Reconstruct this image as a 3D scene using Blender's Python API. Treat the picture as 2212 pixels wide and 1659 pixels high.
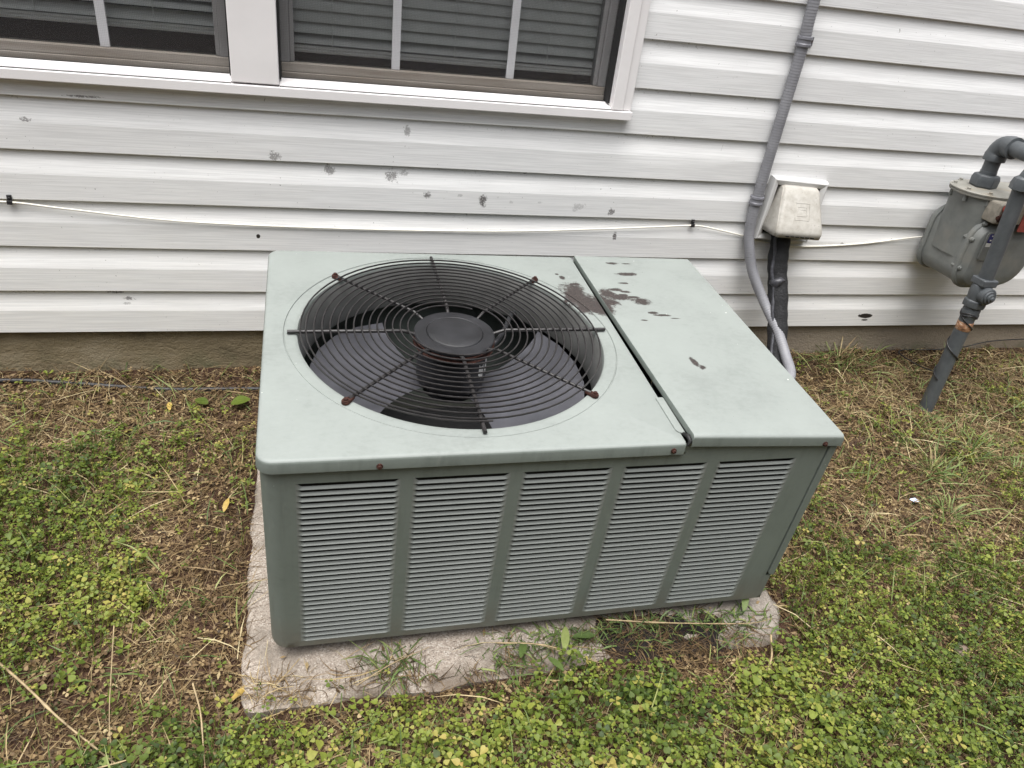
import bpy, bmesh, math, random
import numpy as np
from mathutils import Vector, Matrix

random.seed(7)
rng = np.random.default_rng(11)
R_ = math.radians
scene = bpy.context.scene
for o in list(bpy.data.objects):
    bpy.data.objects.remove(o)
col = scene.collection

# ------------------------------------------------------------------ camera
cam_d = bpy.data.cameras.new('camera')
cam = bpy.data.objects.new('camera', cam_d)
col.objects.link(cam)
yaw, pitch, roll = R_(17.2721), R_(-30.7750), R_(7.4706)
fwd = Vector((math.sin(yaw)*math.cos(pitch), math.cos(yaw)*math.cos(pitch), math.sin(pitch)))
rgt0 = Vector((math.cos(yaw), -math.sin(yaw), 0))
up0 = rgt0.cross(fwd)
rgt = math.cos(roll)*rgt0 + math.sin(roll)*up0
upv = -math.sin(roll)*rgt0 + math.cos(roll)*up0
M = Matrix((rgt, upv, -fwd)).transposed().to_4x4()
M.translation = Vector((0, -1.9022, 1.1136))
cam.matrix_world = M
cam_d.sensor_width = 36
cam_d.lens = 1627.74/2212*36
cam_d.clip_start = 0.02
cam_d.clip_end = 500
scene.camera = cam

# ------------------------------------------------------------------ world, sun, exposure
SUN_EL, SUN_AZ = 76.0, 215.0      # azimuth measured clockwise from +y
world = bpy.data.worlds.new('World')
scene.world = world
world.use_nodes = True
wt = world.node_tree
sky = wt.nodes.new('ShaderNodeTexSky')
sky.sky_type = 'NISHITA'
sky.sun_disc = False
sky.sun_elevation = R_(SUN_EL)
sky.sun_rotation = R_(SUN_AZ)
sky.dust_density = 4.0
hs = wt.nodes.new('ShaderNodeHueSaturation')       # an overcast sky is nearly grey
hs.inputs['Saturation'].default_value = 0.24
wt.links.new(sky.outputs[0], hs.inputs['Color'])
bg = wt.nodes['Background']
wt.links.new(hs.outputs[0], bg.inputs[0])
bg.inputs[1].default_value = 0.075
sd = bpy.data.lights.new('sun', 'SUN')
sd.energy = 1.5
sd.angle = R_(55)
sd.color = (1.0, 0.985, 0.955)
sun = bpy.data.objects.new('sun', sd)
col.objects.link(sun)
d = Vector((math.sin(R_(SUN_AZ))*math.cos(R_(SUN_EL)), math.cos(R_(SUN_AZ))*math.cos(R_(SUN_EL)), math.sin(R_(SUN_EL))))
sun.rotation_euler = d.to_track_quat('Z', 'Y').to_euler()
scene.view_settings.view_transform = 'Standard'
scene.view_settings.look = 'None'
scene.view_settings.gamma = 1
scene.view_settings.use_curve_mapping = False
scene.view_settings.exposure = 1.71

# ------------------------------------------------------------------ node helper
class NT:
    def __init__(s, name):
        s.m = bpy.data.materials.new(name)
        s.m.use_nodes = True
        s.t = s.m.node_tree
        s.b = s.t.nodes['Principled BSDF']
        s.out = s.t.nodes['Material Output']
    def n(s, typ, props=None, **ins):
        nd = s.t.nodes.new('ShaderNode'+typ)
        for k, v in (props or {}).items():
            setattr(nd, k, v)
        for k, v in ins.items():
            k2 = int(k[1:]) if k[0] == '_' else k.replace('__', ' ')
            s.set(nd.inputs[k2], v)
        return nd
    def set(s, sock, v):
        if isinstance(v, bpy.types.NodeSocket):
            s.t.links.new(v, sock)
        elif isinstance(v, bpy.types.Node):
            s.t.links.new(v.outputs[0], sock)
        else:
            sock.default_value = v
    def math(s, op, a, b=0.0, c=0.0, clamp=False):
        nd = s.n('Math', {'operation': op, 'use_clamp': clamp}, _0=a, _1=b, _2=c)
        return nd.outputs[0]
    def vmath(s, op, a, b=(0, 0, 0), scale=None):
        nd = s.n('VectorMath', {'operation': op}, _0=a, _1=b)
        if scale is not None:
            nd.inputs['Scale'].default_value = scale
        return nd.outputs['Value'] if op in ('LENGTH', 'DOT_PRODUCT', 'DISTANCE') else nd.outputs[0]
    def noise(s, vec, scale, detail=3.0, rough=0.55, dist=0.0):
        return s.n('TexNoise', None, Vector=vec, Scale=scale, Detail=detail, Roughness=rough, Distortion=dist).outputs['Fac']
    def ramp(s, fac, stops):
        nd = s.n('ValToRGB', None, Fac=fac)
        e = nd.color_ramp.elements
        while len(e) < len(stops):
            e.new(0.5)
        for el, (p, c) in zip(e, stops):
            el.position = p
            el.color = (c[0], c[1], c[2], 1) if hasattr(c, '__len__') else (c, c, c, 1)
        return nd.outputs[0]
    def mix(s, fac, a, b, mode='MIX'):
        nd = s.n('MixRGB', {'blend_type': mode}, _0=fac)
        for i, v in ((1, a), (2, b)):
            if isinstance(v, tuple) and len(v) == 3:
                v = (*v, 1)
            s.set(nd.inputs[i], v)
        return nd.outputs[0]
    def step(s, v, lo, hi):
        return s.n('MapRange', {'interpolation_type': 'SMOOTHSTEP'}, _0=v, _1=lo, _2=hi, _3=0.0, _4=1.0).outputs[0]
    def bump(s, h, strength=0.3, dist=0.001, normal=None):
        nd = s.n('Bump', None, Height=h, Strength=strength, Distance=dist)
        if normal is not None:
            s.t.links.new(normal, nd.inputs['Normal'])
        return nd.outputs[0]
    def pos(s):
        return s.n('NewGeometry').outputs['Position']
    def objco(s):
        return s.n('TexCoord').outputs['Object']
    def scale(s, vec, sc):
        return s.vmath('MULTIPLY', vec, sc)
    def fin(s, color=None, rough=0.5, metal=0.0, normal=None, spec=None):
        if color is not None:
            s.set(s.b.inputs['Base Color'], (*color, 1) if isinstance(color, tuple) and len(color) == 3 else color)
        s.set(s.b.inputs['Roughness'], rough)
        s.set(s.b.inputs['Metallic'], metal)
        if normal is not None:
            s.set(s.b.inputs['Normal'], normal)
        if spec is not None:
            s.b.inputs['Specular IOR Level'].default_value = spec
        return s.m

def spots(nt, vec, lst, wob=1.1, nscale=120.0, edge=0.35):
    """irregular blots of dirt: (x, y, z, rx, ry, rz) in the given coordinates"""
    nz = nt.noise(vec, nscale, 4.0, 0.7)
    nz2 = nt.noise(vec, nscale*0.3, 2.0, 0.6)
    wobv = nt.math('ADD', nt.math('MULTIPLY_ADD', nz, wob*1.6, -wob*0.8), nt.math('MULTIPLY_ADD', nz2, wob*1.4, -wob*0.7))
    acc = None
    for (x, y, z, rx, ry, rz, *wt_) in lst:
        dv = nt.vmath('MULTIPLY', nt.vmath('SUBTRACT', vec, (x, y, z)), (1/rx, 1/ry, 1/rz))
        L = nt.math('ADD', nt.vmath('LENGTH', dv), wobv)
        f = nt.n('MapRange', {'interpolation_type': 'SMOOTHSTEP'}, _0=L, _1=1.0, _2=1.0-edge, _3=0.0, _4=1.0).outputs[0]
        if wt_: f = nt.math('MULTIPLY', f, wt_[0])
        acc = f if acc is None else nt.math('MAXIMUM', acc, f)
    return acc

MAT = {}
def simple(name, colr, rough=0.5, metal=0.0, nscale=40.0, var=0.15, bump=0.0, bscale=200.0, spec=None, objspace=True):
    nt = NT(name)
    v = nt.objco() if objspace else nt.pos()
    nz = nt.noise(v, nscale, 4.0, 0.6)
    lo = tuple(c*(1-var) for c in colr); hi = tuple(min(1, c*(1+var)) for c in colr)
    c = nt.ramp(nz, [(0.3, lo), (0.7, hi)])
    nrm = nt.bump(nt.noise(v, bscale, 3.0, 0.6), bump, 0.001) if bump else None
    MAT[name] = nt.fin(c, rough, metal, nrm, spec)
    return MAT[name]

# --- siding
nt = NT('vinyl_siding')
p = nt.pos()
big = nt.noise(nt.scale(p, (1.2, 1, 2.0)), 2.0, 3.0)
colr = nt.ramp(big, [(0.3, (0.790, 0.790, 0.795)), (0.7, (0.845, 0.845, 0.845))])
sepz = nt.n('SeparateXYZ', None, _0=p)
low = nt.n('MapRange', None, _0=sepz.outputs['Z'], _1=0.75, _2=0.12, _3=0.0, _4=1.0).outputs[0]
lown = nt.math('MULTIPLY', low, nt.noise(nt.scale(p, (2.5, 1, 6)), 2.2, 4.0))
colr = nt.mix(nt.math('MULTIPLY', lown, 0.50), colr, (0.74, 0.70, 0.62))
# fine cast-in grain colour and dusty streaks
grain = nt.noise(nt.scale(p, (5.0, 1.0, 330.0)), 1.0, 3.0, 0.65)
colr = nt.mix(nt.math('MULTIPLY', nt.step(grain, 0.60, 0.40), 0.34), colr, (0.52, 0.52, 0.52))
# specks of grass and soil thrown by the mower
spk = nt.noise(nt.scale(p, (1.0, 1.0, 1.0)), 165.0, 2.0, 0.6)
spk2 = nt.noise(p, 7.0, 2.0, 0.5)
spf = nt.math('MULTIPLY', nt.step(spk, 0.715, 0.755), nt.step(spk2, 0.42, 0.60))
colr = nt.mix(nt.math('MULTIPLY', spf, 0.85), colr, (0.09, 0.085, 0.07))
streak = nt.noise(nt.scale(p, (1.0, 1.0, 0.45)), 95.0, 2.0, 0.5, 1.5)
stf = nt.math('MULTIPLY', nt.step(streak, 0.735, 0.78), nt.step(nt.noise(p, 3.1, 2.0), 0.48, 0.62))
colr = nt.mix(nt.math('MULTIPLY', stf, 0.8), colr, (0.12, 0.10, 0.08))
fz = nt.math('FRACT', nt.math('DIVIDE', nt.math('SUBTRACT', sepz.outputs['Z'], 0.125), 0.1143))
web = nt.noise(nt.scale(p, (1.0, 1.0, 1.6)), 120.0, 3.0, 0.65, 1.0)
wbf = nt.math('MULTIPLY', nt.math('MULTIPLY', nt.step(fz, 0.80, 0.97), nt.step(web, 0.60, 0.70)), nt.step(nt.noise(nt.scale(p, (1, 1, .2)), 3.7, 3.0), 0.46, 0.66))
colr = nt.mix(nt.math('MULTIPLY', wbf, 0.8), colr, (0.11, 0.10, 0.075))
S = [(-0.075, .595, .017, .014), (.051, .565, .016, .015), (.205, .556, .021, .020), (.232, .567, .02, .012), (.295, .513, .012, .010),
     (.300, .520, .007, .004), (.442, .506, .013, .020), (.447, .490, .008, .007), (.71, .497, .024, .010), (.700, .488, .010, .007), (.807, .486, .012, .013), (.831, .416, .008, .013),
     (.239, .668, .009, .020), (.55, .58, .006, .005), (-.587, .647, .016, .006), (-.463, .703, .05, .003), (-.47, .236, .030, .006),
     (-.444, .218, .018, .006), (-.45, .205, .012, .004), (.52, .502, .007, .005), (.60, .505, .008, .004), (.38, .515, .008, .005), (1.58, .41, .007, .006)]
mud = spots(nt, p, [(x, -.012, z, rx*.9, .05, rz*.9, wgt) for (x, z, rx, rz), wgt in zip(S, [.7, .75, .75, .5, .9, .5, 1, .6, .35, .3, .85, 1, .6, .6, .8, .8, .9, .8, .5, .3, .3, .35, .6])], 1.30, 240.0, 0.5)
mud = nt.math('MULTIPLY', mud, nt.step(nt.noise(p, 300.0, 2.0), 0.30, 0.46))
colr = nt.mix(nt.math('MULTIPLY', mud, 0.88), colr, (0.065, 0.055, 0.052))
mud2 = spots(nt, p, [(1.767, -.012, .163, .030, .05, .009), (1.77, -.012, .148, .014, .05, .003), (-.123, -.012, .392, .0055, .05, .0065)], 0.35, 160.0, 0.2)
colr = nt.mix(mud2, colr, (0.03, 0.025, 0.022))
h = nt.math('ADD', nt.math('MULTIPLY', grain, 0.7), nt.math('MULTIPLY', nt.noise(nt.scale(p, (14.0, 1.0, 60.0)), 1.0, 2.0), 0.5))
MAT['siding'] = nt.fin(colr, 0.42, 0.0, nt.bump(h, 0.55, 0.0009), 0.35)

# --- foundation
nt = NT('foundation_stucco')
p = nt.pos()
n1 = nt.noise(nt.scale(p, (1.0, 1, 2.6)), 5.0, 5.0, 0.65)
c = nt.ramp(n1, [(0.3, (0.125, 0.102, 0.066)), (0.5, (0.225, 0.182, 0.115)), (0.7, (0.29, 0.245, 0.17))])
sx = nt.n('SeparateXYZ', None, _0=p)
c = nt.mix(nt.n('MapRange', None, _0=sx.outputs['X'], _1=0.3, _2=1.3, _3=0.0, _4=0.6).outputs[0], c, (0.30, 0.255, 0.21))
moss = nt.math('MULTIPLY', nt.step(nt.noise(p, 9.0, 4.0, 0.6), 0.48, 0.66), nt.step(sx.outputs['Z'], 0.075, 0.01))
c = nt.mix(nt.math('MULTIPLY', moss, 0.6), c, (0.12, 0.125, 0.07))
hb = nt.math('ADD', nt.noise(nt.scale(p, (0.8, 1, 1.2)), 110.0, 4.0, 0.65), nt.math('MULTIPLY', nt.noise(p, 320.0, 2.0), 0.4))
MAT['foundation'] = nt.fin(c, 0.9, 0.0, nt.bump(hb, 0.8, 0.006), 0.2)

simple('window_vinyl', (0.775, 0.752, 0.752), 0.35, 0, 9.0, 0.03, 0.05, 90.0)
nt = NT('sash_vinyl')
p = nt.pos()
n1 = nt.noise(nt.scale(p, (0.6, 1, 9.0)), 6.0, 4.0, 0.6)
MAT['sash_vinyl'] = nt.fin(nt.ramp(n1, [(0.3, (0.20, 0.165, 0.13)), (0.65, (0.31, 0.28, 0.245))]), 0.55)
simple('stile_grey', (0.22, 0.215, 0.215), 0.5, 0, 15.0, 0.08)
simple('grille_bar', (0.62, 0.62, 0.64), 0.5, 0, 20.0, 0.05)
simple('blind_slat', (0.86, 0.86, 0.85), 0.45, 0, 30.0, 0.06)
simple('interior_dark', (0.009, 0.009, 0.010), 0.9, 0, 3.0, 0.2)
simple('caulk_gap_black', (0.012, 0.012, 0.012), 0.8)
nt = NT('window_glass')
g = nt.n('BsdfGlossy', None, Color=(0.9, 0.93, 0.95, 1), Roughness=0.02)
tr = nt.n('BsdfTransparent', None, Color=(0.96, 0.97, 0.97, 1))
fr = nt.n('Fresnel', None, IOR=1.45)
mx = nt.n('MixShader', None, _0=nt.math('MULTIPLY_ADD', fr, 0.9, 0.01), _1=tr.outputs[0], _2=g.outputs[0])
nt.t.links.new(mx.outputs[0], nt.out.inputs[0])
MAT['glass'] = nt.m
nt = NT('insect_screen')
p = nt.pos()
sx = nt.n('SeparateXYZ', None, _0=p)
wx = nt.math('SINE', nt.math('MULTIPLY', sx.outputs['X'], 2*math.pi/0.0034))
wz = nt.math('SINE', nt.math('MULTIPLY', sx.outputs['Z'], 2*math.pi/0.0034))
wv = nt.math('MULTIPLY_ADD', nt.math('ADD', wx, wz), 0.05, 0.24)
df = nt.n('BsdfDiffuse', None, Color=(0.085, 0.085, 0.087, 1))
tr = nt.n('BsdfTransparent')
mx = nt.n('MixShader', None, _0=wv, _1=tr.outputs[0], _2=df.outputs[0])
nt.t.links.new(mx.outputs[0], nt.out.inputs[0])
MAT['screen'] = nt.m

# --- air conditioner paint
def ac_paint(name, base, mud_list=None, fade=0.0, dirt=0.25):
    nt = NT(name)
    p = nt.objco()
    n1 = nt.noise(p, 7.5, 6.0, 0.62, 0.2)
    n2 = nt.noise(nt.scale(p, (1.0, 1.5, 1.0)), 75.0, 5.0, 0.7, 0.3)
    nn = nt.math('MULTIPLY_ADD', n2, 0.45, nt.math('MULTIPLY', n1, 0.6))
    c = nt.ramp(nn, [(0.32, tuple(b*(1-dirt) for b in base)), (0.52, base), (0.72, tuple(min(1, b*(1+dirt*0.45)) for b in base))])
    sp = nt.step(nt.noise(p, 150.0, 2.0, 0.5), 0.755, 0.775)
    sp = nt.math('MULTIPLY', sp, nt.step(nt.noise(p, 9.0, 2.0), 0.5, 0.62))
    c = nt.mix(nt.math('MULTIPLY', sp, 0.75), c, (0.07, 0.065, 0.06))
    wh = nt.step(nt.noise(nt.vmath('ADD', p, (7.3, 2.1, 4.0)), 130.0, 2.0, 0.4), 0.765, 0.785)
    wh = nt.math('MULTIPLY', wh, nt.step(nt.noise(nt.vmath('ADD', p, (3.3, 2.1, 4.0)), 14.0, 2.0), 0.5, 0.6))
    c = nt.mix(nt.math('MULTIPLY', wh, 0.8), c, (0.75, 0.75, 0.72))
    rough = nt.math('MULTIPLY_ADD', n2, 0.2, 0.44)
    hgt = nt.math('MULTIPLY', n2, 0.3)
    if name == 'ac_body_paint':
        st = nt.noise(nt.scale(p, (1.0, 1.0, 0.10)), 42.0, 4.0, 0.6)
        c = nt.mix(nt.math('MULTIPLY', nt.step(st, 0.50, 0.70), 0.30), c, tuple(b*0.55 for b in base))
        st2 = nt.noise(nt.scale(p, (1.0, 1.0, 0.16)), 75.0, 3.0, 0.6)
        c = nt.mix(nt.math('MULTIPLY', nt.step(st2, 0.60, 0.74), 0.22), c, (0.26, 0.27, 0.25))
        zc_ = nt.n('SeparateXYZ', None, _0=p).outputs['Z']
        sp_ = nt.math('MULTIPLY', nt.n('MapRange', None, _0=zc_, _1=0.085, _2=0.0, _3=0.0, _4=1.0).outputs[0], nt.noise(p, 30.0, 4.0, 0.65))
        c = nt.mix(nt.math('MULTIPLY', sp_, 0.9), c, (0.115, 0.085, 0.06))
    if mud_list:
        m = spots(nt, p, mud_list, 0.80, 95.0, 0.45)
        fib = nt.step(nt.noise(nt.scale(p, (1.0, 1.8, 1.0)), 150.0, 4.0, 0.75), 0.20, 0.36)
        m = nt.math('MULTIPLY', m, fib)
        mc = nt.ramp(nt.noise(p, 260.0, 3.0, 0.7), [(0.35, (0.012, 0.007, 0.006)), (0.6, (0.034, 0.022, 0.020)), (0.78, (0.085, 0.06, 0.052))])
        c = nt.mix(nt.math('MULTIPLY', m, 0.93), c, mc)
        hgt = nt.math('ADD', hgt, nt.math('MULTIPLY', m, nt.noise(p, 200.0, 3.0)))
        rough = nt.math('MULTIPLY_ADD', m, 0.35, rough)
    MAT[name] = nt.fin(c, rough, 0.0, nt.bump(hgt, 0.25, 0.0012), 0.4)

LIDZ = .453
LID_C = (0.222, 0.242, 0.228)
mudl = [(.596, .505, .030, .052), (.610, .472, .032, .040), (.626, .446, .034, .034), (.644, .455, .020, .05), (.600, .445, .02, .02), (.668, .50, .020, .026), (.688, .485, .028, .014),
        (.705, .492, .012, .012), (.695, .520, .020, .008), (.715, .512, .014, .006), (.735, .468, .023, .015), (.722, .487, .02, .006), (.66, .46, .02, .015), (.735, .655, .016, .007), (.752, .600, .026, .009), (.725, .553, .012, .005), (.77, .655, .012, .003),
        (.764, .408, .018, .004), (.745, .418, .012, .005), (.756, .222, .007, .018), (.764, .206, .008, .010), (.587, .582, .007, .010), (.605, .552, .012, .006), (.579, .60, .005, .004), (.79, .395, .014, .002), (.71, .385, .010, .003)]
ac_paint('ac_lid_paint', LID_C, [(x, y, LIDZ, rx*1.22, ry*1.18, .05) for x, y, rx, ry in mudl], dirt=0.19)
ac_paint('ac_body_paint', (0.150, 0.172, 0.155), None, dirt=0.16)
ac_paint('ac_louver_paint', (0.172, 0.184, 0.172), None, dirt=0.12)
simple('guard_wire_dark', (0.023, 0.021, 0.021), 0.38, 0.0, 60.0, 0.4, 0.3, 400.0)
nt = NT('rust')
p = nt.objco()
MAT['rust'] = nt.fin(nt.ramp(nt.noise(p, 180.0, 4.0, 0.7), [(0.3, (0.014, 0.008, 0.007)), (0.5, (0.040, 0.017, 0.013)), (0.75, (0.095, 0.036, 0.024))]), 0.85, 0.0, nt.bump(nt.noise(p, 500.0, 3.0), 0.7, 0.001), 0.2)
simple('motor_black', (0.022, 0.022, 0.025), 0.42, 0.0, 50.0, 0.4, 0.15, 150.0)
simple('cap_black', (0.017, 0.017, 0.019), 0.42, 0.0, 22.0, 0.4, 0.1, 150.0)
simple('shroud_grey', (0.165, 0.165, 0.158), 0.5, 0.0, 12.0, 0.25, 0.1, 100.0)
simple('blade_metal', (0.088, 0.088, 0.100), 0.33, 0.25, 7.0, 0.35)
simple('coil_fin', (0.03, 0.03, 0.032), 0.5, 0.4, 10.0, 0.3)
simple('sticker_white', (0.72, 0.72, 0.70), 0.5, 0, 90.0, 0.12)
simple('rubber_black', (0.008, 0.008, 0.008), 0.6)

# --- concrete pad
nt = NT('pad_concrete')
p = nt.objco()
ag = nt.n('TexVoronoi', None, Vector=p, Scale=380.0).outputs['Color']
agv = nt.n('SeparateColor', None, _0=ag).outputs[0]
n1 = nt.noise(p, 9.0, 5.0, 0.65)
c = nt.ramp(agv, [(0.0, (0.21, 0.172, 0.142)), (0.3, (0.305, 0.258, 0.215)), (0.8, (0.36, 0.312, 0.265)), (1.0, (0.45, 0.41, 0.36))])
c = nt.mix(nt.math('MULTIPLY', nt.step(n1, 0.44, 0.66), 0.7), c, (0.17, 0.14, 0.11))
pit = nt.step(nt.noise(p, 260.0, 3.0, 0.6), 0.60, 0.70)
c = nt.mix(nt.math('MULTIPLY', pit, 0.75), c, (0.10, 0.075, 0.06))
sx = nt.n('SeparateXYZ', None, _0=p)
pad_dark = nt.math('ADD', nt.math('MULTIPLY', nt.step(sx.outputs['X'], 0.60, 0.95), 0.55), nt.math('MULTIPLY', nt.step(n1, 0.5, 0.62), 0.25), clamp=True)  # darker towards the right end, plus random patches
c = nt.mix(nt.math('MULTIPLY', pad_dark, 0.75), c, (0.20, 0.185, 0.165))
dirt_e = nt.math('MULTIPLY', nt.step(sx.outputs['Y'], -0.045, -0.09), nt.step(nt.noise(p, 16.0, 4.0, 0.65), 0.36, 0.56))
c = nt.mix(nt.math('MULTIPLY', dirt_e, 0.7), c, (0.13, 0.10, 0.075))
hb = nt.math('ADD', agv, nt.math('MULTIPLY', nt.noise(p, 300.0, 3.0), 1.2))
MAT['pad'] = nt.fin(c, 0.9, 0.0, nt.bump(hb, 0.6, 0.0016), 0.2)

# --- soil
nt = NT('soil')
p = nt.pos()
n1 = nt.noise(p, 3.2, 5.0, 0.6)
n2 = nt.noise(p, 60.0, 5.0, 0.7)
c = nt.ramp(nt.math('MULTIPLY_ADD', n2, 0.6, nt.math('MULTIPLY', n1, 0.4)), [(0.32, (0.026, 0.014, 0.010)), (0.5, (0.062, 0.034, 0.023)), (0.68, (0.14, 0.085, 0.055))])
dk = spots(nt, p, [(.70, -.985, -.08, .23, .085, .2), (.56, -.945, -.08, .12, .04, .2), (1.38, -.06, 0, .28, .06, .2)], 0.5, 30.0, 0.5)
c = nt.mix(nt.math('MULTIPLY', dk, 0.92), c, (0.020, 0.018, 0.018))
hb = nt.math('ADD', n2, nt.math('MULTIPLY', nt.noise(p, 240.0, 4.0, 0.7), 0.6))
MAT['soil'] = nt.fin(c, 0.95, 0.0, nt.bump(hb, 0.9, 0.008), 0.15)

# --- plants: per-blade tone attribute, leaves let some light through
def leaf_mat(name, stops, trans=0.3, rough=0.5):
    nt = NT(name)
    at = nt.n('Attribute', {'attribute_name': 'tone'}).outputs['Fac']
    c = nt.ramp(at, stops)
    p = nt.pos()
    c = nt.mix(0.35, c, nt.ramp(nt.noise(p, 160.0, 3.0), [(0.3, 0.45), (0.7, 1.0)]), 'MULTIPLY')
    nt.fin(c, rough, 0, None, 0.3)
    tl = nt.n('BsdfTranslucent', None, Color=c)
    mx = nt.n('MixShader', None, _0=trans, _1=nt.b.outputs[0], _2=tl.outputs[0])
    nt.t.links.new(mx.outputs[0], nt.out.inputs[0])
    MAT[name] = nt.m
leaf_mat('clover_leaf', [(0.0, (0.042, 0.070, 0.014)), (0.35, (0.122, 0.168, 0.026)), (0.7, (0.222, 0.264, 0.044)), (0.9, (0.310, 0.308, 0.068)), (1.0, (0.41, 0.34, 0.10))], 0.30)
leaf_mat('dead_blade', [(0.0, (0.045, 0.028, 0.014)), (0.30, (0.130, 0.080, 0.038)), (0.6, (0.270, 0.188, 0.090)), (0.88, (0.44, 0.345, 0.185)), (1.0, (0.58, 0.49, 0.29))], 0.12, 0.6)
leaf_mat('green_blade', [(0.0, (0.060, 0.095, 0.028)), (0.5, (0.150, 0.215, 0.062)), (1.0, (0.34, 0.36, 0.13))], 0.25)
leaf_mat('yellow_leaf', [(0.0, (0.42, 0.28, 0.06)), (1.0, (0.62, 0.45, 0.13))], 0.25)
simple('straw_stem', (0.30, 0.225, 0.125), 0.6, 0, 60.0, 0.35)

# --- metals and plastics on the wall
nt = NT('conduit_grey')
p = nt.pos()
c = nt.ramp(nt.noise(p, 18.0, 4.0), [(0.3, (0.195, 0.195, 0.212)), (0.7, (0.255, 0.255, 0.272))])
c = nt.mix(nt.math('MULTIPLY', nt.step(nt.noise(p, 140.0, 2.0), 0.66, 0.75), 0.5), c, (0.12, 0.115, 0.11))
MAT['conduit'] = nt.fin(c, 0.5)
simple('clamp_grey', (0.175, 0.175, 0.195), 0.5, 0, 60.0, 0.2)
simple('vent_white', (0.62, 0.615, 0.605), 0.45, 0, 12.0, 0.05)
nt = NT('vent_hood_beige')
p = nt.pos()
c = nt.ramp(nt.noise(p, 45.0, 4.0, 0.65), [(0.3, (0.36, 0.335, 0.295)), (0.55, (0.45, 0.43, 0.39)), (0.75, (0.51, 0.49, 0.455))])
c = nt.mix(nt.math('MULTIPLY', nt.step(nt.noise(p, 170.0, 2.0), 0.68, 0.74), 0.6), c, (0.2, 0.17, 0.14))
MAT['hood'] = nt.fin(c, 0.6, 0, nt.bump(nt.noise(p, 260.0, 3.0), 0.2, 0.001))
nt = NT('foam_black')
p = nt.pos()
c = nt.ramp(nt.noise(p, 60.0, 4.0, 0.7), [(0.3, (0.006, 0.006, 0.007)), (0.7, (0.016, 0.016, 0.018))])
MAT['foam'] = nt.fin(c, 0.75, 0, nt.bump(nt.noise(nt.scale(p, (1, 1, 1.5)), 130.0, 4.0, 0.7), 1.0, 0.004))
simple('tape_grey', (0.052, 0.052, 0.060), 0.4, 0, 90.0, 0.4, 0.7, 120.0)
simple('cable_cream', (0.74, 0.715, 0.64), 0.5, 0, 20.0, 0.06)
simple('plastic_black', (0.018, 0.017, 0.018), 0.5)
nt = NT('meter_paint')
p = nt.pos()
sx = nt.n('SeparateXYZ', None, _0=p)
c = nt.ramp(nt.noise(p, 22.0, 5.0, 0.6), [(0.3, (0.150, 0.158, 0.152)), (0.7, (0.215, 0.222, 0.210))])
c = nt.mix(nt.math('MULTIPLY', nt.step(nt.noise(p, 10.0, 4.0), 0.52, 0.68), 0.40), c, (0.26, 0.245, 0.21))
MAT['meter'] = nt.fin(c, 0.5, 0.0, nt.bump(nt.noise(p, 240.0, 3.0), 0.12, 0.001), 0.4)
nt = NT('meter_top_paint')
p = nt.pos()
c = nt.ramp(nt.noise(p, 20.0, 5.0, 0.6), [(0.3, (0.205, 0.198, 0.175)), (0.7, (0.285, 0.278, 0.25))])
c = nt.mix(nt.math('MULTIPLY', nt.step(nt.noise(p, 16.0, 4.0), 0.55, 0.7), 0.5), c, (0.24, 0.19, 0.13))
MAT['meter_top'] = nt.fin(c, 0.6, 0.0, nt.bump(nt.noise(p, 90.0, 3.0), 0.2, 0.002), 0.3)
nt = NT('pipe_paint')
p = nt.pos()
c = nt.ramp(nt.noise(p, 30.0, 5.0, 0.65), [(0.3, (0.065, 0.072, 0.078)), (0.7, (0.100, 0.108, 0.115))])
MAT['pipe'] = nt.fin(c, 0.45, 0.0, nt.bump(nt.noise(p, 160.0, 3.0), 0.15, 0.001), 0.45)
nt = NT('copper_tape')
p = nt.pos()
MAT['copper'] = nt.fin(nt.ramp(nt.noise(nt.scale(p, (1, 1, 2)), 75.0, 3.0), [(0.3, (0.12, 0.06, 0.035)), (0.55, (0.42, 0.22, 0.12)), (0.7, (0.55, 0.45, 0.36))]), 0.55)
simple('tag_red', (0.33, 0.075, 0.06), 0.55, 0, 60.0, 0.25)
simple('badge_blue', (0.025, 0.03, 0.13), 0.4, 0, 60.0, 0.2)
simple('badge_white', (0.62, 0.62, 0.58), 0.4, 0, 60.0, 0.2)
simple('index_beige', (0.26, 0.235, 0.195), 0.6, 0, 60.0, 0.25)
simple('port_red', (0.36, 0.06, 0.045), 0.5, 0, 90.0, 0.35)
simple('stone_pink', (0.20, 0.145, 0.115), 0.85, 0, 50.0, 0.3, 0.6, 150.0)
simple('paper_blue', (0.50, 0.56, 0.72), 0.6, 0, 90.0, 0.3)

# ------------------------------------------------------------------ mesh helpers
def link(o, parent=None):
    col.objects.link(o)
    if parent is not None:
        o.parent = parent
    return o

def tag(o, label=None, cat=None, group=None, kind=None):
    if label: o['label'] = label
    if cat: o['category'] = cat
    if group: o['group'] = group
    if kind: o['kind'] = kind
    return o

def empty(name, loc=(0, 0, 0), rot=None):
    o = bpy.data.objects.new(name, None)
    o.empty_display_size = 0.05
    o.location = loc
    if rot: o.rotation_euler = rot
    col.objects.link(o)
    return o

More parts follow.
